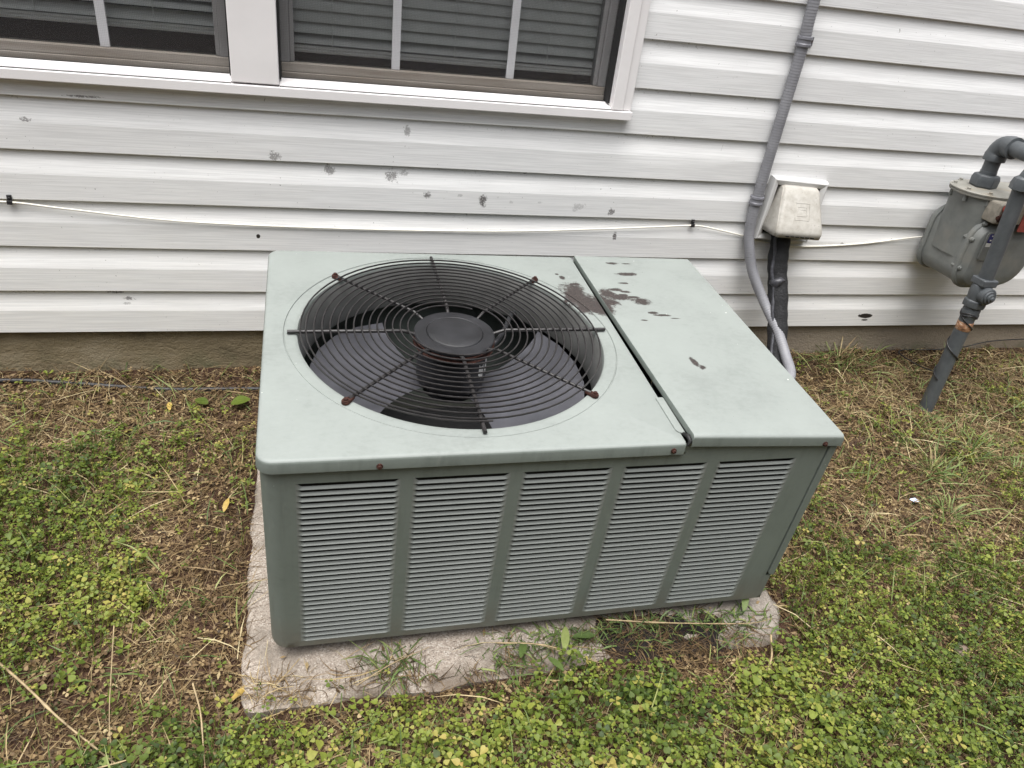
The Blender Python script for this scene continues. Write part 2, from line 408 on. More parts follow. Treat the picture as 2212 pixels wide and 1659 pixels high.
class MB:
    def __init__(s):
        s.v = []; s.f = []
    def add(s, verts, faces):
        n = len(s.v)
        s.v += [tuple(float(c) for c in q) for q in verts]
        s.f += [tuple(n+i for i in f) for f in faces]
        return s
    def box(s, x0, x1, y0, y1, z0, z1):
        return s.add([(x0,y0,z0),(x1,y0,z0),(x1,y1,z0),(x0,y1,z0),(x0,y0,z1),(x1,y0,z1),(x1,y1,z1),(x0,y1,z1)],
                     [(0,3,2,1),(4,5,6,7),(0,1,5,4),(1,2,6,5),(2,3,7,6),(3,0,4,7)])
    def loft(s, loops, cap0=True, cap1=True, closed=True):
        n = len(loops[0]); V = []; F = []
        for L in loops: V += list(L)
        m = n if closed else n-1
        for i in range(len(loops)-1):
            for j in range(m):
                a = i*n+j; b = i*n+(j+1) % n
                F.append((a, b, b+n, a+n))
        if cap0: F.append(tuple(range(n-1, -1, -1)))
        if cap1: F.append(tuple(range((len(loops)-1)*n, len(loops)*n)))
        return s.add(V, F)
    def tube(s, path, r, seg=12, caps=True):
        P = [Vector(q) for q in path]
        rs = r if hasattr(r, '__len__') else [r]*len(P)
        T = []
        for i in range(len(P)):
            a = P[max(i-1, 0)]; b = P[min(i+1, len(P)-1)]
            T.append((b-a).normalized())
        ref = Vector((0, 0, 1)) if abs(T[0].z) < 0.9 else Vector((1, 0, 0))
        u = T[0].cross(ref).normalized()
        loops = []
        for i in range(len(P)):
            u = (u - T[i]*u.dot(T[i])).normalized()
            w = T[i].cross(u)
            loops.append([P[i]+(u*math.cos(2*math.pi*k/seg)+w*math.sin(2*math.pi*k/seg))*rs[i] for k in range(seg)])
        return s.loft(loops, caps, caps)
    def lathe(s, prof, c=(0, 0, 0), axis='z', seg=32, cap0=True, cap1=True, rot=0.0):
        loops = []
        for r, h in prof:
            L = []
            for k in range(seg):
                a = 2*math.pi*k/seg+rot
                q = (r*math.cos(a), r*math.sin(a), h)
                if axis == 'y': q = (q[0], h, -q[1])
                elif axis == 'x': q = (h, q[0], q[1])
                L.append((q[0]+c[0], q[1]+c[1], q[2]+c[2]))
            loops.append(L)
        return s.loft(loops, cap0, cap1)
    def build(s, name, mat, parent=None, origin=(0, 0, 0), smooth=None, bevel=0.0, loc=None):
        me = bpy.data.meshes.new(name)
        o0 = Vector(origin)
        me.from_pydata([tuple(Vector(q)-o0) for q in s.v], [], s.f)
        me.update()
        me.materials.append(MAT[mat])
        if smooth is not None:
            me.polygons.foreach_set('use_smooth', [True]*len(me.polygons))
            me.set_sharp_from_angle(angle=R_(smooth))
        o = bpy.data.objects.new(name, me)
        if parent is None: o.location = o0
        if loc is not None: o.location = loc
        link(o, parent)
        if bevel:
            b = o.modifiers.new('bevel', 'BEVEL'); b.width = bevel; b.segments = 2; b.limit_method = 'ANGLE'; b.angle_limit = R_(40)
        return o

def smooth_path(pts, n=8):
    """Catmull-Rom through the points"""
    P = [Vector(q) for q in pts]
    P = [P[0]*2-P[1]]+P+[P[-1]*2-P[-2]]
    out = []
    for i in range(1, len(P)-2):
        for k in range(n):
            t = k/n
            a, b, c_, d_ = P[i-1], P[i], P[i+1], P[i+2]
            out.append(0.5*((2*b)+(c_-a)*t+(2*a-5*b+4*c_-d_)*t*t+(3*b-a-3*c_+d_)*t**3))
    out.append(P[-2])
    return out

def rrect(x0, x1, z0, z1, r, n=6):
    """rounded rectangle outline, r = (bl, br, tr, tl)"""
    if not hasattr(r, '__len__'): r = (r,)*4
    out = []
    for (cx, cz, rr, a0) in ((x0+r[0], z0+r[0], r[0], 180), (x1-r[1], z0+r[1], r[1], 270), (x1-r[2], z1-r[2], r[2], 0), (x0+r[3], z1-r[3], r[3], 90)):
        for k in range(n+1):
            a = R_(a0+90*k/n)
            out.append((cx+rr*math.cos(a), cz+rr*math.sin(a)))
    return out

def vnoise(x, y, scale, seed=0):
    x = np.asarray(x)*scale+seed*17.31; y = np.asarray(y)*scale+seed*9.77
    xi = np.floor(x).astype(np.int64); yi = np.floor(y).astype(np.int64)
    fx = x-xi; fy = y-yi
    fx = fx*fx*(3-2*fx); fy = fy*fy*(3-2*fy)
    def hsh(i, j):
        h_ = (i*374761393+j*668265263+seed*1442695041) & 0x7fffffff
        h_ = ((h_ ^ (h_ >> 13))*1274126177) & 0x7fffffff
        return ((h_ ^ (h_ >> 16)) & 0xffff)/65535.0
    return (hsh(xi, yi)*(1-fx)+hsh(xi+1, yi)*fx)*(1-fy)+(hsh(xi, yi+1)*(1-fx)+hsh(xi+1, yi+1)*fx)*fy

def mesh_np(name, V, F, mat, tone=None, origin=(0, 0, 0), parent=None, smooth=False):
    me = bpy.data.meshes.new(name)
    V = np.asarray(V, dtype=np.float32)-np.asarray(origin, dtype=np.float32)
    F = np.asarray(F, dtype=np.int32)
    k = F.shape[1]
    me.vertices.add(len(V)); me.vertices.foreach_set('co', V.ravel())
    me.loops.add(F.size); me.loops.foreach_set('vertex_index', F.ravel())
    me.polygons.add(len(F))
    me.polygons.foreach_set('loop_start', np.arange(0, F.size, k, dtype=np.int32))
    if smooth: me.polygons.foreach_set('use_smooth', np.ones(len(F), dtype=bool))
    me.update(calc_edges=True)
    if tone is not None:
        at = me.attributes.new('tone', 'FLOAT', 'POINT')
        at.data.foreach_set('value', np.asarray(tone, dtype=np.float32))
    me.materials.append(MAT[mat])
    o = bpy.data.objects.new(name, me)
    if parent is None: o.location = origin
    link(o, parent)
    return o

# ------------------------------------------------------------------ ground
def gz(x, y):
    x = np.asarray(x, dtype=float); y = np.asarray(y, dtype=float)
    yy = np.clip(-y, 0, None)
    z = -0.088*np.minimum(yy, 1.9)-0.02*np.clip(yy-1.9, 0, 6)
    z = z+0.010*np.clip((x-0.7)/1.0, -1, 1)*np.exp(-yy*2)
    near = np.exp(-np.clip(np.hypot(x-0.7, y+0.8)-2.5, 0, None))
    z = z+(vnoise(x, y, 9, 1)-.5)*0.014*near+(vnoise(x, y, 24, 2)-.5)*0.008*near+(vnoise(x, y, 1.3, 3)-.5)*0.02*np.clip(yy, 0, 1)
    z = z-0.016*np.exp(-((x+0.10)/0.22)**2-((y+1.07)/0.06)**2)
    z = z+(0.020+0.012*(vnoise(x, y, 40, 6)-.5)+0.008*(vnoise(x, y, 14, 7)-.5))*np.exp(-((x-0.70)/0.15)**4-((y+0.985)/0.062)**4)
    z = z+0.012*np.exp(-(yy/0.05)**2)*(0.4+vnoise(x, y, 6, 5))
    return z

xs = np.concatenate([[-60, -25, -10, -5, -3, -2, -1.6], np.arange(-1.3, 3.0, 0.016), [3.1, 3.4, 4, 5, 7, 12, 25, 60]])
ys = np.concatenate([[-60, -25, -10, -6, -4, -3, -2.5, -2.1], np.arange(-1.9, 0.03, 0.016), [0.5, 4.0]])
GX, GY = np.meshgrid(xs, ys)
GV = np.stack([GX, GY, gz(GX, GY)], -1).reshape(-1, 3)
nx, ny = len(xs), len(ys)
ii = (np.arange(ny-1)[:, None]*nx+np.arange(nx-1)[None, :]).ravel()
GF = np.stack([ii, ii+1, ii+1+nx, ii+nx], -1)
tag(mesh_np('ground', GV, GF, 'soil', smooth=True), kind='structure')

# ------------------------------------------------------------------ unseen tree mass behind the camera, added to block the low sky
tx = np.linspace(-26, 26, 105); tzv = np.linspace(0, 1, 22)
TX, TZ = np.meshgrid(tx, tzv)
top_ = 5.0+1.6*vnoise(TX, TX*0, .45, 81)+1.0*vnoise(TX, TX*0, 1.3, 82)
TY = -8.2-0.012*TX**2*0-1.6*np.sin(TZ*1.5)*0.6+(vnoise(TX, TZ*6, 1.1, 83)-.5)*1.6+(vnoise(TX, TZ*9, 3.2, 84)-.5)*0.7
TV_ = np.stack([TX, TY, -0.5+TZ*top_], -1).reshape(-1, 3)
ii = (np.arange(len(tzv)-1)[:, None]*len(tx)+np.arange(len(tx)-1)[None, :]).ravel()
simple('sky_block_leaf', (0.045, 0.060, 0.025), 0.8, 0, 3.0, 0.5)
tag(mesh_np('sky_block_trees', TV_, np.stack([ii, ii+1, ii+1+len(tx), ii+len(tx)], -1), 'sky_block_leaf', smooth=True), 'added dark green tree mass out of view, blocking the low sky', 'trees', kind='stuff')

# ------------------------------------------------------------------ house
house = tag(empty('house'), 'white vinyl sided house wall with double window above a stuccoed foundation', 'house')
ZB = 0.125          # bottom of the siding
H = 0.1143          # course height
XL, XR = -3.2, 5.0
WX0, WX1 = -1.035, 0.800      # hole for the windows in the siding
MB().box(XL, XR, 0.004, 0.20, -0.35, ZB+0.03).build('foundation', 'foundation', house)

def course(k, x0, x1, zmax=None, dy=0.0, dz=0.0, step=0.10):
    prof = [(-0.003, 0.004), (-0.0115, 0.0), (-0.0128, 0.0012), (-0.0128, 0.030), (-0.0128, 0.0600), (-0.0110, 0.0705),
            (-0.0078, 0.0830), (-0.0055, 0.0970), (-0.0044, 0.1080), (-0.0042, 0.1200)]
    n = max(2, int((x1-x0)/step)+1)
    mb = MB(); loops = []
    for x in np.linspace(x0, x1, n):
        wob = (float(vnoise(x, k*3.1, 1.6, 21))-.5)*0.0022
        wy = (float(vnoise(x, k*5.7, 2.3, 22))-.5)*0.0016
        L = []
        for (y, z) in prof:
            zz = ZB+k*H+z+wob*(1 if z < .07 else 0)+dz
            if zmax is not None: zz = min(zz, zmax)
            L.append((x, y+dy+wy*(1 if 0.0 <= z < .09 else 0), zz))
        loops.append(L)
    V = [q for L in loops for q in L]; m = len(prof); F = []
    for i in range(len(loops)-1):
        for j in range(m-1):
            a = i*m+j
            F.append((a, a+m, a+m+1, a+1))
    mb.add(V, F)
    return mb.build('siding_panel', 'siding', house, smooth=9)

for k in range(0, 18):
    zb = ZB+k*H
    if zb+H < 0.735:
        if k in (0, 1):
            course(k, XL, 1.535, dy=-0.0012, dz=0.0008); course(k, 1.505, XR)
        elif k in (4,):
            course(k, XL, -1.7, dy=-0.001); course(k, -1.73, XR)
        else:
            course(k, XL, XR)
    elif zb < 0.735:
        course(k, XL, WX0+0.01); course(k, WX0, WX1, zmax=0.742); course(k, WX1-0.01, XR)
    else:
        course(k, XL, WX0); course(k, WX1, XR)
MB().box(XL, WX0, 0.006, 0.15, ZB+0.04, 2.2).box(WX1, XR, 0.006, 0.15, ZB+0.04, 2.2).box(WX0+.001, WX1-.001, 0.006, 0.15, ZB+0.04, 0.735).box(WX0+.001, WX1-.001, 0.006, 0.15, 1.95, 2.2).build('wall_sheathing', 'interior_dark', house)
# dark room behind the panes
MB().add([(WX0-.6, .15, .2), (WX1+.6, .15, .2), (WX1+.6, 2.2, .2), (WX0-.6, 2.2, .2), (WX0-.6, .15, 2.3), (WX1+.6, .15, 2.3), (WX1+.6, 2.2, 2.3), (WX0-.6, 2.2, 2.3)],
         [(0, 1, 2, 3), (7, 6, 5, 4), (1, 5, 6, 2), (2, 6, 7, 3), (0, 3, 7, 4)]).build('interior_wall', 'interior_dark', house)

# window casing: stepped right jamb, mullion, sill board with a bright nose
YF = -0.030
casing = MB().box(-0.1580, -0.0562, YF, 0.075, 0.7585, 1.95).build('window_mullion', 'window_vinyl', house, bevel=0.0025)
for (a, b, sgn) in ((0.7505, 0.8045, 1), (-1.0185, -0.9645, -1)):
    mb = MB()
    lo, hi = (a, a+0.030) if sgn > 0 else (b-0.030, b)
    lo2, hi2 = (a+0.030, b) if sgn > 0 else (a, b-0.030)
    mb.box(lo, hi, YF, 0.075, 0.7565, 1.95)
    mb.box(lo2+(.0005 if sgn > 0 else 0), hi2-(0 if sgn > 0 else .0005), YF+0.0055, 0.03, 0.7560, 1.95)
    mb.build('window_casing', 'window_vinyl', house, bevel=0.002)
sill = MB().box(-1.0190, 0.8060, YF-0.0045, 0.03, 0.7335, 0.7545).build('window_sill', 'window_vinyl', house, bevel=0.0016)
for (wx0, wx1, mun) in ((-0.9640, -0.1585, (-0.695, -0.420)), (-0.0557, 0.7500, (0.2115, 0.4945))):
    win = MB()
    # sloping sill track between the casings
    win.add([(wx0, -0.0255, 0.7590), (wx1, -0.0255, 0.7590), (wx1, 0.020, 0.7665), (wx0, 0.020, 0.7665), (wx0, -0.0255, 0.745), (wx1, -0.0255, 0.745), (wx1, .020, .745), (wx0, .020, .745)],
            [(0, 1, 2, 3), (4, 5, 1, 0), (5, 6, 2, 1), (6, 7, 3, 2), (7, 4, 0, 3)])
    win = win.build('window', 'window_vinyl', house, bevel=0.001)
    MB().box(wx0, wx1, 0.0205, 0.0285, 0.752, 0.7668).build('gasket_gap', 'caulk_gap_black', win)
    MB().box(wx0+.001, wx1-.001, -0.0264, -0.0250, 0.7538, 0.7562).build('gasket_gap', 'caulk_gap_black', win)  # black strip added as the shadow line between sill nose and track
    for sx_ in (wx0, wx1):
        w_ = 0.004
        MB().box(sx_-(w_ if sx_ == wx1 else 0), sx_+(w_ if sx_ == wx0 else 0), -0.006, 0.031, 0.7672, 1.94).build('gasket_gap', 'caulk_gap_black', win)
    # sash bottom rail in two ridges, jambs
    MB().box(wx0+.004, wx1-.004, 0.0290, 0.070, 0.7560, 0.7785).build('sash_rail', 'sash_vinyl', win, bevel=0.0015)
    MB().box(wx0+.004, wx1-.004, 0.0318, 0.070, 0.7790, 0.7985).build('sash_rail', 'sash_vinyl', win, bevel=0.0015)
    for sx_, s2 in ((wx0+.004, 1), (wx1-.004, -1)):
        a, b = sorted((sx_, sx_+s2*0.020)); MB().box(a, b, 0.0325, 0.070, 0.7992, 1.94)  .build('sash_stile', 'stile_grey', win, bevel=0.0015)
        a, b = sorted((sx_+s2*0.0205, sx_+s2*0.030)); MB().box(a, b, 0.0400, 0.070, 0.7992, 1.94)  .build('sash_stile', 'stile_grey', win, bevel=0.001)
    MB().box(wx0+.034, wx1-.034, 0.0490, 0.0520, 0.8000, 1.94).build('pane', 'glass', win)
    for mxx in mun:
        MB().box(mxx-0.0098, mxx+0.0098, 0.0420, 0.0480, 0.7990, 1.94).build('grille_bar', 'grille_bar', win, bevel=0.001)
    MB().add([(wx0+.004, 0.0262, 0.7675), (wx1-.004, 0.0262, 0.7675), (wx1-.004, 0.0262, 1.94), (wx0+.004, 0.0262, 1.94)], [(0, 1, 2, 3)]).build('insect_screen', 'screen', win)

# blinds: tilted slats on cords, a bottom rail
def blind(x0, x1, zbot, label, seed, lifted):
    rr = random.Random(seed)
    root = tag(empty('window_blind', ((x0+x1)/2, 0.078, zbot)), label, 'blind', 'grey slatted blinds behind the panes')
    w = (x1-x0)/2
    MB().box(-w, w, -0.012, 0.012, 0.0, 0.0085).box(-w, w, -0.010, 0.010, 0.0087, 0.016).build('bottom_rail', 'blind_slat', root, bevel=0.002)
    # one curved slat, shared
    L0, L1 = [], []
    me = MB(); loops = []
    for x in (-w, w):
        L = []
        for t in np.linspace(-1, 1, 6):
            L.append((x, -0.0125*t*0.42-0.0022*(1-t*t), -0.0150*t))
        loops.append(L)
    V = loops[0]+loops[1]
    me.add(V, [(j, j+6, j+7, j+1) for j in range(5)])
    proto = None
    z = 0.030
    for i in range(40):
        if proto is None:
            proto = me.build('slat', 'blind_slat', root, smooth=60); o = proto
        else:
            o = link(proto.copy(), root)
        tilt = rr.uniform(-0.05, 0.05)
        if i in lifted: tilt += lifted[i]
        o.location = (0, 0, z)
        o.rotation_euler = (tilt, rr.uniform(-0.0012, 0.0012), 0)
        z += 0.0255
        if zbot+z > 1.93: break
    for xx in (-w*0.72, w*0.02, w*0.62):
        MB().tube([(xx, -0.014, 0.01), (xx+.001, -0.015, 0.4), (xx, -0.014, 1.05)], 0.0009, 5).build('cord', 'blind_slat', root)
blind(-0.95, -0.17, 0.838, 'left of the two blinds, hanging higher with a wide dark gap below it', 3, {1: -0.7, 0: -0.4})
blind(-0.045, 0.74, 0.8175, 'right of the two blinds, behind the pane nearest the grey conduit', 5, {0: -0.55, 1: -0.25})

# ------------------------------------------------------------------ air conditioner (built in its own frame, tilted with the slab)
AX = Matrix(((1.0, -0.0004, 0.0077), (0.0010, 0.9974, -0.0722), (-0.0077, 0.0722, 0.9974)))
BASE = Vector((-0.0305, -0.9673, 0.3619))+AX @ Vector((0, 0, -0.40))
UE = AX.to_euler()
ac = tag(empty('air_conditioner', BASE, UE), 'pale green air conditioner condenser with round fan grille and louvered front', 'air conditioner')
W, HL, T = 0.8791, 0.3846, LIDZ
ZL0, ZL1 = 0.40-HL, 0.40
PW = W*0.18227; GAP = (W-5*PW)/4
# front panel with five openings, notched for the access panel on its right
xsb = [-0.022]
for i in range(5): xsb += [i*(PW+GAP), i*(PW+GAP)+PW]
xsb += [0.9345, 0.9475]
zsb = [0.0, ZL0, 0.074, ZL1, 0.446]
mb = MB()
for i in range(len(xsb)-1):
    for j in range(len(zsb)-1):
        if i % 2 == 1 and i < 11 and 1 <= j <= 2: continue
        if i == len(xsb)-2 and j >= 2: continue
        a, b, c_, d_ = xsb[i], xsb[i+1], zsb[j], zsb[j+1]
        mb.add([(a, 0, c_), (b, 0, c_), (b, 0, d_), (a, 0, d_)], [(0, 1, 2, 3)])
# rounded left corner with a rounded bottom, left side, bottom return
rc = 0.030; loops = []
for k in range(9):
    a = R_(90*k/8)
    zb_ = 0.0+0.012*(k/8)**2
    loops.append([(-0.022-rc*math.sin(a), rc-rc*math.cos(a), max(zz, zb_)) for zz in zsb])
loops.append([(-0.052, 0.04, max(zz, .012)) for zz in zsb])
loops.append([(-0.052, 0.685, max(zz, .012)) for zz in zsb])
V = [q for L in loops for q in L]; nz_ = len(zsb)
mb.add(V, [((i+1)*nz_+j, i*nz_+j, i*nz_+j+1, (i+1)*nz_+j+1) for i in range(len(loops)-1) for j in range(nz_-1)])
mb.add([(-0.022, 0, 0), (0.9475, 0, 0), (0.9475, 0.014, 0.001), (-0.022, 0.014, 0.001)], [(3, 2, 1, 0)])
bmv = mb
front = bmv.build('front_panel', 'ac_body_paint', ac, smooth=40)
bm = bmesh.new(); bm.from_mesh(front.data); bmesh.ops.remove_doubles(bm, verts=bm.verts, dist=0.00005); bm.to_mesh(front.data); bm.free()
front.data.polygons.foreach_set('use_smooth', [True]*len(front.data.polygons)); front.data.set_sharp_from_angle(angle=R_(40))
# louvers: 31 in each opening, one shared mesh
NL = 31; PT = HL/NL
xe = [0, 0.002, 0.004, 0.006, 0.008, 0.0105]
xl = xe+[PW*0.5]+[PW-q for q in reversed(xe)]
mb = MB(); ts = [0, 0.18, 0.36, 0.54, 0.72, 0.88, 1.0]
dep = 0.0043
rows = []
for x in xl:
    e = min(x, PW-x); s_ = min(1, e/0.0105); s_ = s_*s_*(3-2*s_)
    row = []
    for t in ts:
        y = dep*s_*(1-t)-0.0006*s_*t**3
        z = (1-t)**(1+0.35*s_)*(0.0030*s_+(PT+0.0012)*(1-s_))-0.0004*s_*t
        row.append((x, y, z))
    row.append((x, row[-1][1]+0.0006*s_, row[-1][2]-0.0008))
    rows.append(row)
m = len(rows[0])
mb.add([q for r in rows for q in r], [(i*m+j, (i+1)*m+j, (i+1)*m+j+1, i*m+j+1)[::-1] for i in range(len(rows)-1) for j in range(m-1)])
proto = None
for i in range(5):
    for j in range(NL):
        if proto is None:
            o = proto = mb.build('louver', 'ac_louver_paint', front, smooth=50)
        else:
            o = link(proto.copy(), front)
        o.location = (i*(PW+GAP), random.uniform(-.0002, .0002), ZL0+j*PT)
        o.rotation_euler = (random.uniform(-.02, .02), 0, 0)
# dark inner wall behind the louvers, back and right sides, base pan, feet
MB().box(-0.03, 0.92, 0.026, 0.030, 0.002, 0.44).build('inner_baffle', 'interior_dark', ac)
MB().box(-0.050, 0.945, 0.680, 0.6845, 0.012, 0.446).build('rear_panel', 'ac_body_paint', ac)
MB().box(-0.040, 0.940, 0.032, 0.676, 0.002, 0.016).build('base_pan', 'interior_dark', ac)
for fx in (0.03, 0.86):
    for fy in (0.07, 0.61):
        MB().lathe([(0.022, -0.034), (0.024, -0.03), (0.020, 0.003)], (fx, fy, 0), seg=14).build('foot', 'rubber_black', ac, smooth=40)
# access panel wrapping the right front corner
ol = rrect(0.9370, 0.9525, 0.076, 0.4400, (0.009, 0.0015, 0.0015, 0.0015), 5)
mb = MB()
mb.loft([[(x, 0.012, z) for x, z in ol], [(x, -0.0015, z) for x, z in ol], [(x+(0.0008 if x < .945 else -0.0008), -0.0024, z) for x, z in ol]])
mb.box(0.9485, 0.9524, 0.012, 0.684, 0.016, 0.4395)
mb.box(0.9440, 0.9476, 0.002, 0.684, 0.002, 0.0755)
mb.build('access_panel', 'ac_body_paint', ac, smooth=35)

# lid with the round opening, groove ring and rolled edge
FC = (0.299, 0.349); RH = 0.297
LX0, LX1, LY0, LY1 = -0.0557, 0.6400, -0.0080, 0.6933
def raycast(poly, c, a):
    dx, dy = math.cos(a), math.sin(a); best = None
    for i in range(len(poly)):
        x1, y1 = poly[i]; x2, y2 = poly[(i+1) % len(poly)]
        ex, ey = x2-x1, y2-y1
        den = dx*ey-dy*ex
        if abs(den) < 1e-12: continue
        t = ((x1-c[0])*ey-(y1-c[1])*ex)/den
        u = ((x1-c[0])*dy-(y1-c[1])*dx)/den
        if t > 0 and -1e-9 <= u <= 1+1e-9:
            if best is None or t > best: best = t
    return (c[0]+dx*best, c[1]+dy*best)
def lid_poly(ins):
    rl = max(0.026-ins, 0.004)
    return rrect(LX0+ins, LX1-ins*0.4, LY0+ins, LY1-ins, (rl, 0.004, 0.004, rl), 8)
angs = set(np.round(np.linspace(0, 2*math.pi, 216, endpoint=False), 5))
for (x, y) in lid_poly(0.004): angs.add(round(math.atan2(y-FC[1], x-FC[0]) % (2*math.pi), 5))
angs = sorted(angs)
def circ(r, z): return [(FC[0]+r*math.cos(a), FC[1]+r*math.sin(a), z) for a in angs]
def outer(ins, z):
    pl = lid_poly(ins)
    return [(*raycast(pl, FC, a), z) for a in angs]
mb = MB()
mb.loft([circ(0.2925, T-0.014), circ(0.2930, T-0.0075), circ(0.2950, T-0.0030), circ(0.2985, T-0.0012), circ(0.3030, T-0.0010), circ(0.3170, T-0.0010), circ(0.3178, T-0.0022), circ(0.3190, T-0.0022), circ(0.3200, T),
         outer(0.0075, T), outer(0.0038, T-0.0007), outer(0.0012, T-0.0030), outer(0.0, T-0.0065), outer(-0.0006, T-0.0235), outer(0.001, T-0.0240)], False, False)
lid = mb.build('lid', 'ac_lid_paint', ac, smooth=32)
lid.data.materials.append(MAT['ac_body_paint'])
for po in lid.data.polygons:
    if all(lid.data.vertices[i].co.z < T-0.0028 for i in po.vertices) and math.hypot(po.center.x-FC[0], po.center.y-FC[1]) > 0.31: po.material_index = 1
# cover over the compressor side: its front joint corner stands up
mb = MB()
cxs = [0.6475, 0.6482, 0.6500, 0.70, 0.76, 0.82, 0.88, 0.94, 0.9512, 0.9525]
cys = [-0.0088, -0.0080, -0.0050, -0.0015, 0.05, 0.15, 0.3, 0.45, 0.6, 0.685, 0.6900]
def cz(x, y):
    u = (x-0.6475)/0.305; v = (y+0.0088)/0.70
    zc = T+(1-u)*((1-v)**1.5*0.0135+0.0035)+u*0.0022
    e = 0
    for d_, r_ in ((y+0.0088, 0.0075), (x-0.6475, 0.0028), (0.9525-x, 0.003)):
        if d_ < r_: e += r_-math.sqrt(max(r_*r_-(r_-d_)**2, 0))
    return zc-e
G = [[(x, y, cz(x, y)) for x in cxs] for y in cys]
nx_ = len(cxs)
mb.add([q for r in G for q in r], [(i*nx_+j, i*nx_+j+1, (i+1)*nx_+j+1, (i+1)*nx_+j) for i in range(len(cys)-1) for j in range(nx_-1)])
def skirt(P, dn):
    n = len(P); V = list(P)+[(x, y, z-dd) for (x, y, z), dd in zip(P, dn)]
    mb.add(V, [(i, i+n, i+n+1, i+1) for i in range(n-1)])
skirt(G[0], [0.0160]*nx_)
skirt([r[-1] for r in G], [0.018]*len(G))
skirt([r[0] for r in reversed(G)], [0.0095]*len(G))
skirt(list(reversed(G[-1])), [0.018]*nx_)
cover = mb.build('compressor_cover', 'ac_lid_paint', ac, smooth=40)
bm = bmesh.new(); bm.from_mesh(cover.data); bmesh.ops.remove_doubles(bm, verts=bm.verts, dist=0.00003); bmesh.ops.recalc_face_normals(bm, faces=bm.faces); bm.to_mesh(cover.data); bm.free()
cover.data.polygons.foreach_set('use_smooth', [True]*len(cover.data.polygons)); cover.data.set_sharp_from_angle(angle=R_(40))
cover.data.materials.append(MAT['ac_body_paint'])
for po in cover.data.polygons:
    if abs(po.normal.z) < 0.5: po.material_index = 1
# lap tab and torn gasket at the joint
tabp = rrect(0.6315, 0.6465, 0.018, 0.120, (0.012, 0.002, 0.002, 0.001), 5)
MB().loft([[(x, y, T+0.0004) for x, y in tabp], [(x, y, T+0.0016) for x, y in tabp], [(x+(.0005 if x < .64 else -.0005), y, T+0.0022) for x, y in tabp]]).build('joint_tab', 'ac_lid_paint', ac)
MB().tube([(0.6415, -0.0070, T-0.006), (0.6445, -0.0055, T+0.003), (0.6440, 0.004, T+0.006), (0.6420, 0.016, T+0.002), (0.6430, 0.02, T-0.01)], [0.002, 0.0035, 0.0040, 0.003, 0.002], 8).build('gasket_gap', 'rubber_black', ac, smooth=60)
MB().box(0.6405, 0.6470, 0.000, 0.690, T-0.030, T-0.026).build('joint_channel', 'rubber_black', ac)
for (x, z) in ((0.125, 0.436), (0.617, 0.439), (0.916, 0.4385)):
    y0 = -0.0088
    MB().lathe([(0.0050, y0+0.001), (0.0050, y0-0.0012), (0.0038, y0-0.0014)], (x, 0, z), 'y', 14).lathe([(0.0034, y0-0.001), (0.0034, y0-0.0042), (0.0026, y0-0.0048)], (x, 0, z), 'y', 6).build('screw', 'rust', ac)
# fan shroud, coil
mb = MB()
def cring(r, z, n=96): return [(FC[0]+r*math.cos(2*math.pi*k/n), FC[1]+r*math.sin(2*math.pi*k/n), z) for k in range(n)]
mb.loft([cring(0.2955, T-0.006), cring(0.2915, T-0.013), cring(0.2890, T-0.05), cring(0.2895, T-0.097), cring(0.2915, T-0.102), cring(0.2945, T-0.097), cring(0.2945, T-0.02)], False, False)
mb.build('fan_shroud', 'shroud_grey', ac, smooth=40)
mb = MB()
for i in range(150):
    y = 0.05+i*0.0041
    mb.add([(0.595, y, 0.02), (0.620, y, 0.02), (0.620, y, 0.40), (0.595, y, 0.40)], [(0, 1, 2, 3)])
mb.box(0.621, 0.623, 0.04, 0.68, 0.02, 0.42)
mb.build('condenser_coil', 'coil_fin', ac)
# guard: spiral wire over eight spokes, rusty tabs on the diagonals
ZS = T+0.0042; ZR = T+0.0092
guard = MB()
path = []
turns = 14.6; n = int(turns*64); a_end = R_(273)
for i in range(n+1):
    tt = turns*i/n
    r = min(0.0865+0.01445*tt, 0.2895)
    a = a_end-2*math.pi*(turns-tt)
    path.append((FC[0]+r*math.cos(a), FC[1]+r*math.sin(a), ZR+0.0004*math.sin(a*3+tt)))
guard.tube(path, 0.00175, 6)
guard = guard.build('fan_guard', 'guard_wire_dark', ac, smooth=60)
for k in range(8):
    a = R_(45*k+(0.6 if k % 2 == 0 else 0.0)+(-1.0 if k == 6 else 0))
    r1 = 0.3125 if k % 2 == 0 else 0.300
    pts = [(FC[0]+r*math.cos(a), FC[1]+r*math.sin(a), ZS-(0.0085 if r < .08 else 0)) for r in (0.0765, 0.10, 0.2, r1)]
    sp_ = MB().tube(pts, 0.0037 if k % 2 == 0 else 0.0031, 8).build('spoke', 'guard_wire_dark', guard, smooth=60)
    if k % 2 == 1:
        ca, sa = math.cos(a), math.sin(a)
        ol = []
        for j in range(13):
            b = R_(-90+180*j/12); ol.append((0.3085+0.0070*math.cos(b), 0.0070*math.sin(b)))
        ol += [(0.290, 0.0034), (0.290, -0.0034)]
        P2 = lambda u, v, z: (FC[0]+u*ca-v*sa, FC[1]+u*sa+v*ca, z)
        tb = MB().loft([[P2(u, v, T+0.0004) for u, v in ol], [P2(u, v, T+0.0042) for u, v in ol], [P2(0.3+(u-.3)*.9, v*.85, T+0.0052) for u, v in ol]])
        tb.lathe([(0.0062, T+0.004), (0.0062, T+0.0062), (0.0038, T+0.0066), (0.0036, T+0.0096), (0.002, T+0.0104)], (FC[0]+0.3085*ca, FC[1]+0.3085*sa, 0), seg=12)
        tb.build('clip', 'rust', guard, smooth=40)
